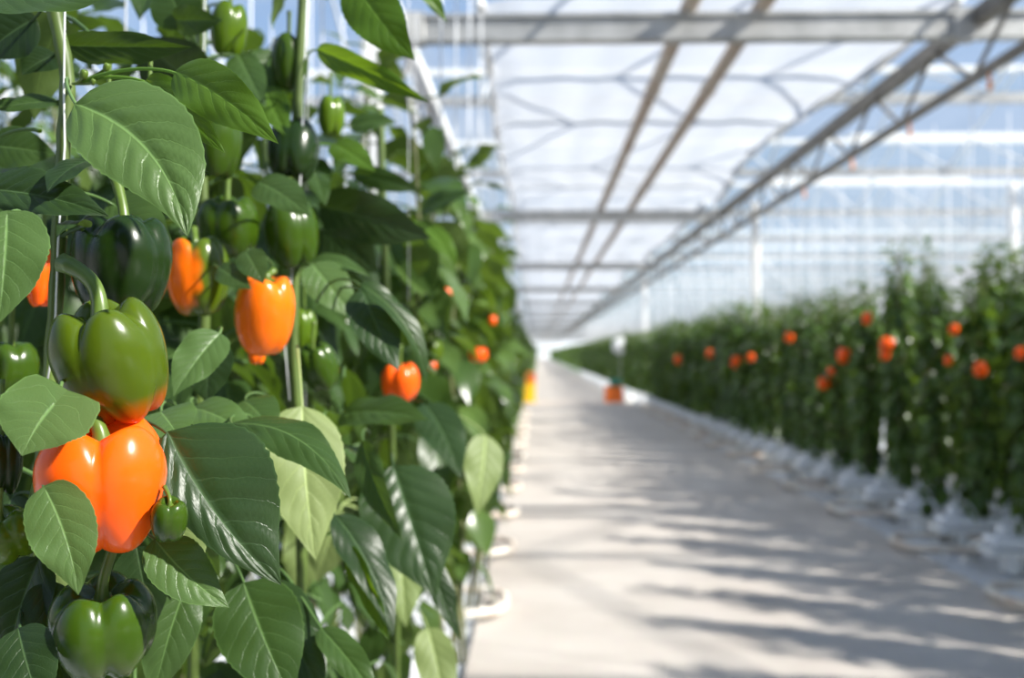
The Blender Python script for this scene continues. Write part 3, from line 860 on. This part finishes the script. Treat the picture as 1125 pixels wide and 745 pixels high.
# right bed peppers: on the hedge face
def hedge_d(x, X): return X * FPX / (x - 590)
rp = [(927, 391, 15, 'orange', 'brightest orange pepper, near the middle of the right hedge'), (809, 398, 12, 'orange', 'orange pepper in the right hedge, left of the brightest one and lower'),
      (974, 379, 15, 'orange', 'orange pepper just right of the brightest one in the right hedge'), (972, 390, 11, 'orange', 'orange pepper touching below its neighbour right of the brightest one'),
      (953, 350, 12, 'orange', 'dull orange pepper above the brightest one in the right hedge'), (905, 421, 13, 'orange', 'low orange pepper below the brightest one in the right hedge'),
      (780, 389, 9, 'orange', 'small orange pepper upper left of the lower left orange one in the right hedge'), (745, 395, 9, 'orange', 'farthest orange pepper along the right hedge'),
      (867, 371, 10, 'orange', 'shaded orange pepper high in the middle of the right hedge'), (1048, 362, 11, 'orange', 'shaded orange pepper high at the near end of the right hedge'),
      (1042, 396, 10, 'orange', 'small orange pepper low at the near end of the right hedge'), (1077, 406, 15, 'orange', 'orange pepper beside a pale glint at the near end of the right hedge'),
      (913, 408, 8, 'orange', 'tiny orange pepper between the brightest and the low one'), (1121, 388, 12, 'orange', 'orange pepper at the right picture edge'),
      (825, 393, 8, 'orange', 'faint red pepper beside the lower left orange one'), (1019, 560, 14, 'green', 'green pepper hanging at the bottom of the right hedge'),
      (868, 427, 11, 'green_bright', 'pale green pepper low in the middle of the right hedge'), (797, 408, 10, 'green_bright', 'pale green pepper beside the lower left orange one')]
for i, (x, y_, w, mat, lab) in enumerate(rp):
    pepper(x, y_, w, w * 1.08, hedge_d(x, 3.06), mat, lab, lobes=3 + i % 2, seed=80 + i, lo=True, roll=i * 0.7, axis=(0.05, -0.2, 1))

# ------------------------------------------------------------------ close-up plants and their leaves
FW = (0.0, -1.0, 0.0)
HERO = {}
def hero(key, pts, d, label, rad=0.006, string=None, base=None):
    w = np.array([P(x, y, dd if dd else d) for x, y, dd in [(q + (None,))[:3] for q in pts]])
    bx, by = w[-1][0], w[-1][1]
    w = np.vstack([w, [bx, by, 0.28]])
    loc = np.array([bx, by, 0.0])
    r = empty('pepper_plant', loc, label, 'pepper plant', 'close-up pepper plants')
    # smooth the stem through its points
    t = np.linspace(0, len(w) - 1, len(w) * 5); ws = np.stack([np.interp(t, np.arange(len(w)), w[:, i]) for i in range(3)], -1)
    for _ in range(3): ws[1:-1] = (ws[:-2] + 2 * ws[1:-1] + ws[2:]) / 4
    sm = Mesh(); tube(sm, ws, rad * (1 + 0.18 * np.sin(np.arange(len(ws)) * 0.9) ** 2), 10, ridges=0.06)
    sm.obj('stem', M['stem'], r, loc=loc).location = (0, 0, 0)
    if string:
        s = Mesh(); tube(s, [P(*q) for q in string], 0.0008, 6)
        o = s.obj('string', M['string'], r, loc=loc); o.location = (0, 0, 0)
    HERO[key] = dict(root=r, loc=loc, path=ws, n=0)
    return r
hero('A', [(44, -90), (60, 15), (76, 84), (71, 150), (66, 240), (62, 330), (54, 430), (46, 520), (40, 640), (36, 760)], .79,
     'nearest pepper plant at the left, carrying the big orange fruit on a stringed stem', 0.0053,
     string=[(72, -60, .775), (70, 100, .775), (71, 160, .775), (64, 262, .775), (60, 372, .778), (50, 430, .78)])
hero('B', [(222, -60), (222, 40), (219, 140), (228, 300), (220, 440), (215, 600), (212, 760)], 1.22,
     'pepper plant behind the nearest one, bearing the half orange fruit', 0.006, string=[(226, -60, 1.2), (224, 60, 1.2), (222, 120, 1.2)])
hero('C', [(336, -60), (330, 60), (326, 160), (324, 300), (322, 385), (328, 452), (332, 600), (330, 760)], 1.28,
     'middle pepper plant with the blocky orange fruit and pale hanging leaf', 0.006, string=[(340, -60, 1.26), (330, 200, 1.26), (313, 380, 1.25), (318, 440, 1.26)])
hero('D', [(418, 120), (420, 200), (424, 300), (428, 400), (432, 520), (436, 640), (436, 760)], 1.8,
     'right-hand close-up pepper plant overhanging the path with broad glossy leaves', 0.006, string=[(449, -60, 1.8), (449, 100, 1.8), (449, 330, 1.8)])

KEEP = []
def leaf(key, b, t, W, mat='leaf', N=FW, bow=0.12, side=0.0, fold=0.18, pet=None, rnd=0.5, label=None, cord=0.0, wave=0.02, quilt=0.010, round_=0.52, roll=0.0, fine=True, seed=None, asym=(1, 1)):
    h = HERO[key]; h['n'] += 1
    B, T = P(*b), P(*t)
    dm = (b[2] + t[2]) / 2
    m_ = Mesh()
    V, F, uv = leaf_geo(B, T, N, W * dm / FPX, bow, side, fold, 34 if fine else 18, 22 if fine else 12, quilt, wave, cord, seed if seed is not None else h['n'] * 7, round_, roll, asym)
    m_.add(V, F, uv, rnd)
    if pet is not None:
        A = P(*pet)
    else:
        j = np.argmin(np.abs(h['path'][:, 2] - (B[2] - 0.01))); A = h['path'][j]
        if np.linalg.norm(A - B) > 0.11: A = B + unit(A - B) * 0.11
    d = unit(T - B)
    ln = np.linalg.norm(A - B)
    pth = bez(A, A + (B - A) * 0.3 + np.array([0, 0, 0.10 * ln]), B - d * 0.15 * ln, B + d * 0.01, 12)
    tube(m_, pth, np.linspace(0.0017, 0.0011, 12), 7, rnd=rnd)
    o = m_.obj('leaf', M[mat], h['root'], loc=h['loc']); o.location = (0, 0, 0)
    if label: o['label'] = label
    mid = ((b[0] + t[0]) / 2, (b[1] + t[1]) / 2)
    KEEP.append((mid[0], mid[1], max(W, math.hypot(b[0] - t[0], b[1] - t[1]) * 0.8) * 0.45, dm))
    return o

# upper left
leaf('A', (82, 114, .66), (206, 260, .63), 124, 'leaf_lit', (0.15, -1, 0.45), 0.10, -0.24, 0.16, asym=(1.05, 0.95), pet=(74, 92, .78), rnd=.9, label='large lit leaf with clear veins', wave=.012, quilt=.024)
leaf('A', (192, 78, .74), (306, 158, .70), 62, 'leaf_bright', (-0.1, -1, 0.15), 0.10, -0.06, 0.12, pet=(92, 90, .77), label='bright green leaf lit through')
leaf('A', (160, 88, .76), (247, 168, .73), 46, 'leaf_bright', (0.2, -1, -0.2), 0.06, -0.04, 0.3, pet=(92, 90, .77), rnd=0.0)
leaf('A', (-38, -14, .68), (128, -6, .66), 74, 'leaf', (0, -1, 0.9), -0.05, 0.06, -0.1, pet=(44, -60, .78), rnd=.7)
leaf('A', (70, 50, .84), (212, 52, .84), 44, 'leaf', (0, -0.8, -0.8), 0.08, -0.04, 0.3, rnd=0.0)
leaf('B', (215, 92, 1.15), (150, 40, 1.1), 84, 'leaf_dark', (-0.1, -1, -0.5), 0.1, 0, 0.1)
leaf('B', (205, 30, 1.1), (178, -26, 1.1), 58, 'leaf', (0.2, -1, -0.3), 0.1, 0, 0.1)
leaf('B', (190, 22, 1.1), (245, 22, 1.08), 34, 'leaf', (0, -1, -0.4), 0.15, 0, 0.2)
leaf('A', (66, 112, .86), (-20, 122, .82), 44, 'leaf', (-0.2, -0.8, 0.55), 0.1, -0.05, 0.1, rnd=.4)
leaf('A', (62, 60, .9), (24, 82, .88), 50, 'leaf_dark', (-0.4, -1, -0.2), 0.08, 0.05, 0.2)
leaf('A', (40, 20, .88), (-20, 64, .88), 70, 'leaf_dark', (-0.2, -1, -0.1), 0.08, 0.05, 0.2)
leaf('A', (100, 176, .74), (52, 212, .70), 46, 'leaf_dark', (-0.2, -1, 0.35), 0.15, 0.05, 0.15)
leaf('A', (-16, 208, .72), (120, 238, .72), 62, 'leaf_dark', (0, -1, 0.6), 0.08, -0.05, 0.25, quilt=.02)
leaf('A', (8, 236, .62), (-2, 356, .60), 92, 'leaf_lit', (0.25, -1, 0.35), 0.10, -0.05, 0.12, rnd=.55, cord=.06)
leaf('A', (-10, 160, .9), (62, 170, .9), 50, 'leaf', (0, -1, 0.2), 0.1, 0, 0.1)
leaf('A', (96, 250, .75), (62, 262, .70), 26, 'leaf_dark', (0, -1, 0.8), 0.3, 0, 0.1)
leaf('A', (120, 222, .86), (190, 268, .84), 58, 'leaf', (0, -1, 0.4), 0.1, 0, 0.1, rnd=.8)
# lower left
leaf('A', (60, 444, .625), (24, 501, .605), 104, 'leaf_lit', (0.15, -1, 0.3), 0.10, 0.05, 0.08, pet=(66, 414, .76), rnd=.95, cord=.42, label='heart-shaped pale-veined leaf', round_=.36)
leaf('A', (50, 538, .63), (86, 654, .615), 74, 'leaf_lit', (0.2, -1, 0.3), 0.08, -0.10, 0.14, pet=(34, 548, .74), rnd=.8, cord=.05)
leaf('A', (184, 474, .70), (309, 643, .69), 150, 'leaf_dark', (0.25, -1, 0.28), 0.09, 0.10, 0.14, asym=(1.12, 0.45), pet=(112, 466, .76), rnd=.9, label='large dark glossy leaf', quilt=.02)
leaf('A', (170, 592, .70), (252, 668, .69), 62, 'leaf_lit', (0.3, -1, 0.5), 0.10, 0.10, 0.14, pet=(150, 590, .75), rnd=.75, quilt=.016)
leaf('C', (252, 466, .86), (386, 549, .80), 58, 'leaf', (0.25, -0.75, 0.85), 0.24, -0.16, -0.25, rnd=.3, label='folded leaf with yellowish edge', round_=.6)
leaf('C', (332, 446, 1.0), (347, 616, .96), 88, 'leaf_sunlit_pale', (0.4, -1, 0.2), 0.08, 0.05, 0.12, pet=(326, 380, 1.2), rnd=.7, label='pale sunlit hanging leaf')
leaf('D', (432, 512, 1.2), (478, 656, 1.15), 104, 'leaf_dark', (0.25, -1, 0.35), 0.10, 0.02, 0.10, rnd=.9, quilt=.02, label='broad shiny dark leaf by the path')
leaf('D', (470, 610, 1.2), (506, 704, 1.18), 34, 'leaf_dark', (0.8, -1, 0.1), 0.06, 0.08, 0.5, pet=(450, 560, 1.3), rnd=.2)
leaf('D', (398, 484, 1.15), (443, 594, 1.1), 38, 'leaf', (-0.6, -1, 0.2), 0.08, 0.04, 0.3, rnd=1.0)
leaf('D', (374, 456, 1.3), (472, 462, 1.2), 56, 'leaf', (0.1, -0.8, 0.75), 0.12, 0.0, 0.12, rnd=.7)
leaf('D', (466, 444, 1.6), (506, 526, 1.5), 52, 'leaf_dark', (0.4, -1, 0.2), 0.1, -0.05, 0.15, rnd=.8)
leaf('D', (534, 478, 1.75), (524, 566, 1.7), 46, 'leaf_sunlit_pale', (0.5, -1, 0.1), 0.08, 0.02, 0.12, pet=(480, 450, 1.8), rnd=.3)
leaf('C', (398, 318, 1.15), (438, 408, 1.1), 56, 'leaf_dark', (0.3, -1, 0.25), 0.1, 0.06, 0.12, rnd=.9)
leaf('C', (396, 312, 1.12), (469, 424, 1.12), 34, 'leaf', (0.7, -0.7, 0.6), 0.22, -0.12, 0.4, rnd=.0)
leaf('C', (343, 290, 1.2), (391, 350, 1.18), 50, 'leaf_lit', (0.3, -1, 0.45), 0.1, 0.05, 0.12, rnd=1.)
leaf('C', (338, 290, 1.22), (407, 305, 1.2), 24, 'leaf', (0.1, -0.8, 0.8), 0.22, -0.1, 0.15, rnd=.9)
leaf('C', (284, 200, 1.1), (342, 238, 1.05), 48, 'leaf', (0.15, -1, 0.5), 0.12, 0.0, 0.1, rnd=.7)
leaf('C', (270, 276, 1.06), (290, 312, 1.04), 34, 'leaf', (0.1, -1, 0.4), 0.1, 0, 0.1, rnd=.3)
leaf('B', (240, 294, 1.06), (276, 318, 1.04), 30, 'leaf', (0.1, -1, 0.4), 0.1, 0, 0.1, rnd=.4)
leaf('B', (242, 366, .92), (190, 436, .88), 54, 'leaf_lit', (0.1, -1, 0.4), 0.12, 0.02, 0.2, rnd=.8)
leaf('B', (232, 376, 1.0), (228, 444, .98), 58, 'leaf_dark', (0, -1, -0.2), 0.1, 0.02, 0.1, rnd=.4)
leaf('C', (328, 262, 1.45), (352, 296, 1.4), 40, 'leaf_dark', (0.2, -1, 0.3))
leaf('C', (350, 226, 1.35), (474, 262, 1.35), 60, 'leaf_dark', (0.1, -1, -0.4), 0.12, -0.06, 0.1, rnd=.8)
leaf('C', (352, 250, 1.4), (416, 300, 1.4), 66, 'leaf_dark', (0, -1, -0.3), 0.12, -0.06, 0.1, rnd=.9)
leaf('C', (388, -22, 1.0), (456, 66, .98), 62, 'leaf_bright', (0.2, -1, -0.4), 0.10, 0.06, 0.12, pet=(345, -50, 1.2), rnd=.0)
leaf('C', (348, 54, 1.15), (473, 113, 1.1), 32, 'leaf_bright', (0.1, -0.8, -0.5), 0.16, -0.08, 0.3, pet=(333, 84, 1.26), rnd=.0)
leaf('D', (446, -30, 1.2), (491, 25, 1.2), 22, 'leaf_bright', (0.2, -1, 0.2), 0.1, -0.05, 0.2, pet=(430, -60, 1.3))
leaf('C', (366, 158, 1.3), (413, 189, 1.25), 34, 'leaf_bright', (0.1, -1, 0.5), 0.1, 0, 0.1)
leaf('C', (345, 190, 1.35), (358, 226, 1.3), 26, 'leaf', (0.3, -1, 0.3))
leaf('D', (388, 190, 1.6), (464, 210, 1.6), 26, 'leaf', (0, -1, -0.3), 0.16, -0.06, 0.2)
leaf('C', (384, 140, 1.5), (436, 134, 1.5), 24, 'leaf', (0, -1, 0.3), 0.16, -0.06, 0.2)
leaf('C', (300, 55, 1.35), (278, 118, 1.3), 44, 'leaf', (0.3, -1, 0.2), 0.1, 0, 0.2)
leaf('C', (290, 96, 1.3), (318, 152, 1.25), 40, 'leaf_bright', (0.2, -1, 0.2), 0.1, 0.05, 0.2)
leaf('B', (262, 60, 1.25), (292, 118, 1.2), 40, 'leaf', (0.3, -1, 0.3), 0.1, 0.05, 0.2)
# behind the big fruit
leaf('B', (176, 452, .84), (200, 486, .80), 66, 'leaf_lit', (0.1, -0.8, 0.8), 0.12, 0.0, 0.1, rnd=1.)
leaf('B', (212, 448, .92), (286, 486, .88), 48, 'leaf_lit', (0.1, -0.8, 0.75), 0.16, 0.0, 0.12, rnd=.95)
leaf('C', (268, 440, 1.0), (304, 480, .96), 52, 'leaf', (0.1, -0.8, 0.8), 0.16, 0.0, 0.12, rnd=.8)
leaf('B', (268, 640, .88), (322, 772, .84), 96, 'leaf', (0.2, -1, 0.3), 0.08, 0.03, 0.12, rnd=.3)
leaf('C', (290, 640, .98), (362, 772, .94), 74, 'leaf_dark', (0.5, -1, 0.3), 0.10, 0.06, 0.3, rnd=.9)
leaf('C', (312, 700, .96), (330, 780, .94), 40, 'leaf_sunlit_pale', (0.5, -1, 0.1), 0.1, 0, 0.3, rnd=.1)
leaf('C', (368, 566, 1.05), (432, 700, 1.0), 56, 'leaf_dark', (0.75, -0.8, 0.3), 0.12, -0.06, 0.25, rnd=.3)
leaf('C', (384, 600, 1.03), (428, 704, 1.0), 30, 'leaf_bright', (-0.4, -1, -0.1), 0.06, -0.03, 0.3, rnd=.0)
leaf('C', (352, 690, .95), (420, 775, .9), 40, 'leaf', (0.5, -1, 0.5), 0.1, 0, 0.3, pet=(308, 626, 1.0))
leaf('D', (436, 590, 1.5), (446, 690, 1.45), 50, 'leaf_sunlit_pale', (0.3, -1, 0.1), 0.1, 0, 0.2, rnd=.1)
leaf('D', (470, 690, 1.5), (492, 790, 1.45), 46, 'leaf_sunlit_pale', (0.3, -1, 0.1), 0.1, 0, 0.2, rnd=.6)
leaf('D', (372, 560, 1.5), (348, 640, 1.5), 50, 'leaf_sunlit_pale', (0.1, -1, 0.1), 0.1, 0, 0.1, rnd=.4)
leaf('D', (348, 560, 1.6), (326, 660, 1.55), 54, 'leaf_sunlit_pale', (0.1, -1, 0.1), 0.1, 0, 0.1, rnd=.0)
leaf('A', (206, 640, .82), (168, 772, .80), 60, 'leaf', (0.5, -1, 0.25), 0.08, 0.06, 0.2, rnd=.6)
leaf('A', (196, 560, .82), (212, 640, .8), 50, 'leaf_sunlit_pale', (0.3, -0.8, 0.2), 0.1, 0, 0.2, rnd=.0)
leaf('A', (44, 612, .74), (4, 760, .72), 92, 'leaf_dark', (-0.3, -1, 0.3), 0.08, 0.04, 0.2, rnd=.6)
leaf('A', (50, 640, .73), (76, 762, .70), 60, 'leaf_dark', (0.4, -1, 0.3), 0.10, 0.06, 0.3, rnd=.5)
leaf('A', (66, 610, .80), (50, 700, .78), 40, 'leaf_sunlit_pale', (0.2, -1, 0.3), 0.10, 0.0, 0.2, rnd=.0)
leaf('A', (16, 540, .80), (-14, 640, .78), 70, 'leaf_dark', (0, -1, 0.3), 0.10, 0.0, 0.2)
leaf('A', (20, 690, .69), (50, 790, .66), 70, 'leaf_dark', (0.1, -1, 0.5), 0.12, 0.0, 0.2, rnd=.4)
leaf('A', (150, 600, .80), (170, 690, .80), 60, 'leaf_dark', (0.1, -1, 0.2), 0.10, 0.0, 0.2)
leaf('D', (462, 232, 2.0), (520, 210, 1.95), 26, 'leaf', (0, -1, 0.5))
leaf('D', (470, 250, 1.9), (500, 300, 1.85), 26, 'leaf_bright', (0.3, -1, 0.5), 0.1, -.1)

h = HERO['A']
for (x, y_, w) in ((92, 82, 9), (117, 74, 8), (102, 90, 6)):
    c = P(x, y_, .765); r_ = w * .765 / FPX / 2
    V, F, tz = pepper_geo(r_ * 2.4, r_ * 2, 5, seed=3, nth=20, nph=12, depth=.06)
    m_ = Mesh().add(V @ rot_from_axis((.5, -.3, 1)).T + c, F)
    tube(m_, bez(P(80, 92, .785), P(86, 92, .77), c - [0, 0, r_], c, 8), .0012, 6)
    o = m_.obj('flower_bud', M['calyx'], h['root'], loc=h['loc']); o.location = (0, 0, 0)

# fill each close-up plant with further leaves, behind the ones set out above
def clear(B, T, Lf, xmax, dmin):
    mid = (B + T) / 2
    xs, ys, ds = project(np.array([B, mid, T]))
    if ds.min() < dmin or xs.max() > xmax: return False
    rad = Lf * 0.30 / max(ds[1], .3) * FPX
    for (x, y, r, d) in PEPPERS:
        if ds.min() < d + 0.04:
            if np.min(np.hypot(xs - x, ys - y)) < r + rad * 0.8: return False
    for (x, y, r, d) in KEEP:
        if ds.min() < d + 0.02 and np.min(np.hypot(xs - x, ys - y)) < r + rad * 0.5: return False
    return True
def xlim(T):
    _, y, _ = project(T[None]); y = y[0]
    return np.interp(y, [-100, 0, 60, 120, 200, 240, 420, 560, 745], [330, 340, 360, 420, 450, 490, 520, 500, 470])

for key, dmin, n in (('A', .80, 2), ('B', .95, 2), ('C', 1.15, 2), ('D', 1.5, 2)):
    h = HERO[key]; rs = np.random.RandomState(ord(key))
    bx, by, _ = h['loc']
    acc = lambda B, T, Lf, dm=dmin: clear(B, T, Lf, float(xlim(T)), dm)
    fol, st = gen_foliage(rs, (bx, by + 0.06, 0), 2.15 if key != 'D' else 1.95, 0.9 if key in 'CD' else 0.6, n, 0.030, (0.09, 0.15), 0, acc)
    o = fol.obj('foliage', M['leaf'], h['root'], loc=h['loc']); o.location = (0, 0, 0); o['kind'] = 'stuff'

# further plants between them and behind
extra = [(-.74, .98), (-1.05, 1.2), (-.62, 1.45), (-.95, 1.62), (-1.3, 1.75), (-.42, 1.75), (-.75, 2.05), (-1.15, 2.1)]
words = ['beside the nearest stringed stem, half cut by the left edge', 'deep in the shade at the far left edge', 'directly behind the half orange fruit', 'deep in the left bed behind the dark green fruit',
         'far back against the sky at the left edge', 'behind the pale hanging leaf near the path', 'behind the middle plant, second line from the path', 'at the back of the left bed behind the shaded fruits']
for i, ((x, y), w) in enumerate(zip(extra, words)):
    rs = np.random.RandomState(60 + i)
    loc = np.array([x, y, 0.0])
    r = empty('pepper_plant', loc, 'leafy pepper plant ' + w, 'pepper plant', 'pepper plants behind the close-up ones')
    acc = lambda B, T, Lf: clear(B, T, Lf, float(xlim(T)), .85)
    fol, st = gen_foliage(rs, loc, 2.12 - 0.06 * (i % 3), 0.8, 3, 0.034, (0.10, 0.17), 0, acc)
    o = fol.obj('foliage', M['leaf'], r, loc=loc); o.location = (0, 0, 0); o['kind'] = 'stuff'
    o = st.obj('stem', M['stem'], r, loc=loc); o.location = (0, 0, 0)
    o = string_mesh(x + .01, y, 1.3, 3.35, 0.0014).obj('string', M['string'], r, loc=loc); o.location = (0, 0, 0)
for i, yv in enumerate((0.8, 1.5)):
    slab(-1, yv, ('white wrapped substrate slab under the nearest close-up plants', 'white wrapped substrate slab under the second line of close-up plants')[i])

# ------------------------------------------------------------------ crates and sign
def crate(m_, c, s, wall=0.02):
    x, y, z = c; sx, sy, sz = s
    box(m_, (x, y, z - sz / 2 + wall / 2), (sx - .02, sy - .02, wall), bev=0.004)
    for sg in (-1, 1):
        box(m_, (x + sg * (sx / 2 - wall / 2), y, z), (wall, sy - 2 * wall, sz), bev=0.004)
        box(m_, (x, y + sg * (sy / 2 - wall / 2), z), (sx, wall, sz), bev=0.004)
        box(m_, (x, y + sg * (sy / 2 + .008), z + sz / 2 - .02), (sx + .03, .02, .04), bev=0.005)
        box(m_, (x + sg * (sx / 2 + .008), y, z + sz / 2 - .02), (.02, sy + .03, .04), bev=0.005)
        for q in np.linspace(-.4, .4, 4): box(m_, (x + q * sx, y + sg * (sy / 2 + .006), z - .02), (.025, .016, sz * .8), bev=0.003)
m_or = simple_mat('crate_orange', (0.95, 0.22, 0.03), 0.4, noise=0.08); m_ye = simple_mat('crate_yellow', (1.0, 0.62, 0.02), 0.4, noise=0.08)
m_tl = simple_mat('teal_plastic', (0.01, 0.28, 0.20), 0.4, noise=0.1)
c = P(578.5, 421, 30.0)
fx, fy = -0.24, 29.0
m_ = Mesh(); crate(m_, (fx, fy, 0.015 + .29), (.38, .5, .56)); tag(m_.obj('plastic_crate', m_ye, smooth=False, attrs=False), 'tall yellow plastic crate standing on the path by the left hedge', 'crate')
m_ = Mesh(); crate(m_, (fx, fy, 0.595 + .15), (.38, .5, .30)); tag(m_.obj('plastic_crate', m_or, smooth=False, attrs=False), 'orange plastic crate stacked on the tall yellow crate', 'crate')
gx, gy = 2.22, 29.0
m_ = Mesh(); crate(m_, (gx, gy, 0.015 + .24), (.50, .45, .46)); tag(m_.obj('plastic_crate', m_or, smooth=False, attrs=False), 'orange plastic crate alone on the path by the right hedge', 'crate')
m_ = Mesh(); tube(m_, [(gx + .05, gy, .47), (gx + .05, gy, .49), (gx + .05, gy, .66), (gx + .05, gy, .68)], [.13, .15, .19, .19], 16)
tag(m_.obj('bucket', m_tl, attrs=False), 'small teal bucket set on the orange crate by the right hedge', 'bucket')
m_ = Mesh(); box(m_, (2.62, 28.6, .17), (.30, .3, .30), bev=.05); box(m_, (2.62, 28.6, .335), (.14, .14, .05), bev=.01)
tag(m_.obj('jerrycan', M['white_metal'], attrs=False, smooth=False), 'white can on the ground film beside the orange crate', 'can')
q = P(681.5, 380, 36.0)
sx, sy, sz = q
m_ = Mesh(); tube(m_, [(sx, sy, 0.0), (sx, sy, sz + .1)], 0.008, 8)
pole = m_.obj('row_sign', M['white_metal'], attrs=False)
b2 = Mesh(); a = np.linspace(0, 2 * PI, 28, endpoint=False)
tube(b2, [(sx, sy - .02, sz), (sx, sy - .05, sz)], 0.30, 28)
b2.obj('plate', simple_mat('sign_white', (0.95, 0.95, 0.95), 0.3, noise=0.03), pole, attrs=False)
tag(pole, 'round white row sign shining on a thin post in front of the right hedge', 'sign')

# ------------------------------------------------------------------ light
w = bpy.data.worlds.new('world'); SC.world = w; w.use_nodes = True
nt = w.node_tree; N = nt.nodes; L = nt.links; N.clear()
tc = N.new('ShaderNodeTexCoord')
sep = N.new('ShaderNodeSeparateXYZ'); L.new(tc.outputs['Generated'], sep.inputs[0])
ramp = N.new('ShaderNodeValToRGB')
e = ramp.color_ramp.elements
e[0].position = 0.0; e[0].color = (0.88, 0.88, 0.87, 1)
e[1].position = 0.75; e[1].color = (0.22, 0.36, 0.66, 1)
k = ramp.color_ramp.elements.new(0.12); k.color = (0.66, 0.76, 0.92, 1)
k = ramp.color_ramp.elements.new(0.32); k.color = (0.38, 0.57, 0.90, 1)
L.new(sep.outputs['Z'], ramp.inputs['Fac'])
nz = N.new('ShaderNodeTexNoise'); nz.inputs['Scale'].default_value = 3.2; nz.inputs['Detail'].default_value = 6; nz.inputs['Roughness'].default_value = 0.6
mp = N.new('ShaderNodeMapping'); mp.inputs['Scale'].default_value = (1, 1, 2.2)
L.new(tc.outputs['Generated'], mp.inputs[0]); L.new(mp.outputs[0], nz.inputs['Vector'])
cr = N.new('ShaderNodeMapRange'); cr.inputs['From Min'].default_value = 0.48; cr.inputs['From Max'].default_value = 0.72; cr.inputs['To Max'].default_value = 0.6
L.new(nz.outputs['Fac'], cr.inputs['Value'])
mx = N.new('ShaderNodeMix'); mx.data_type = 'RGBA'; mx.inputs['B'].default_value = (0.95, 0.95, 0.96, 1)
L.new(cr.outputs[0], mx.inputs['Factor']); L.new(ramp.outputs['Color'], mx.inputs['A'])
bg = N.new('ShaderNodeBackground'); bg.inputs['Strength'].default_value = 0.78
L.new(mx.outputs['Result'], bg.inputs['Color'])
wo = N.new('ShaderNodeOutputWorld'); L.new(bg.outputs[0], wo.inputs['Surface'])

sd = bpy.data.lights.new('sun', 'SUN'); sd.energy = 9.0; sd.angle = math.radians(1.6); sd.color = (1.0, 0.94, 0.86)
so = bpy.data.objects.new('sun', sd); COL.objects.link(so)
so.location = (8, -4, 9)
so.rotation_euler = Vector(SUN_TO.tolist()).to_track_quat('Z', 'Y').to_euler()

SC.view_settings.view_transform = 'Standard'
SC.view_settings.look = 'None'
SC.view_settings.gamma = 1.0
SC.view_settings.use_curve_mapping = False
SC.view_settings.exposure = 0.25
SC.cycles.transparent_max_bounces = 24
SC.cycles.max_bounces = 8
SC.cycles.use_denoising = True
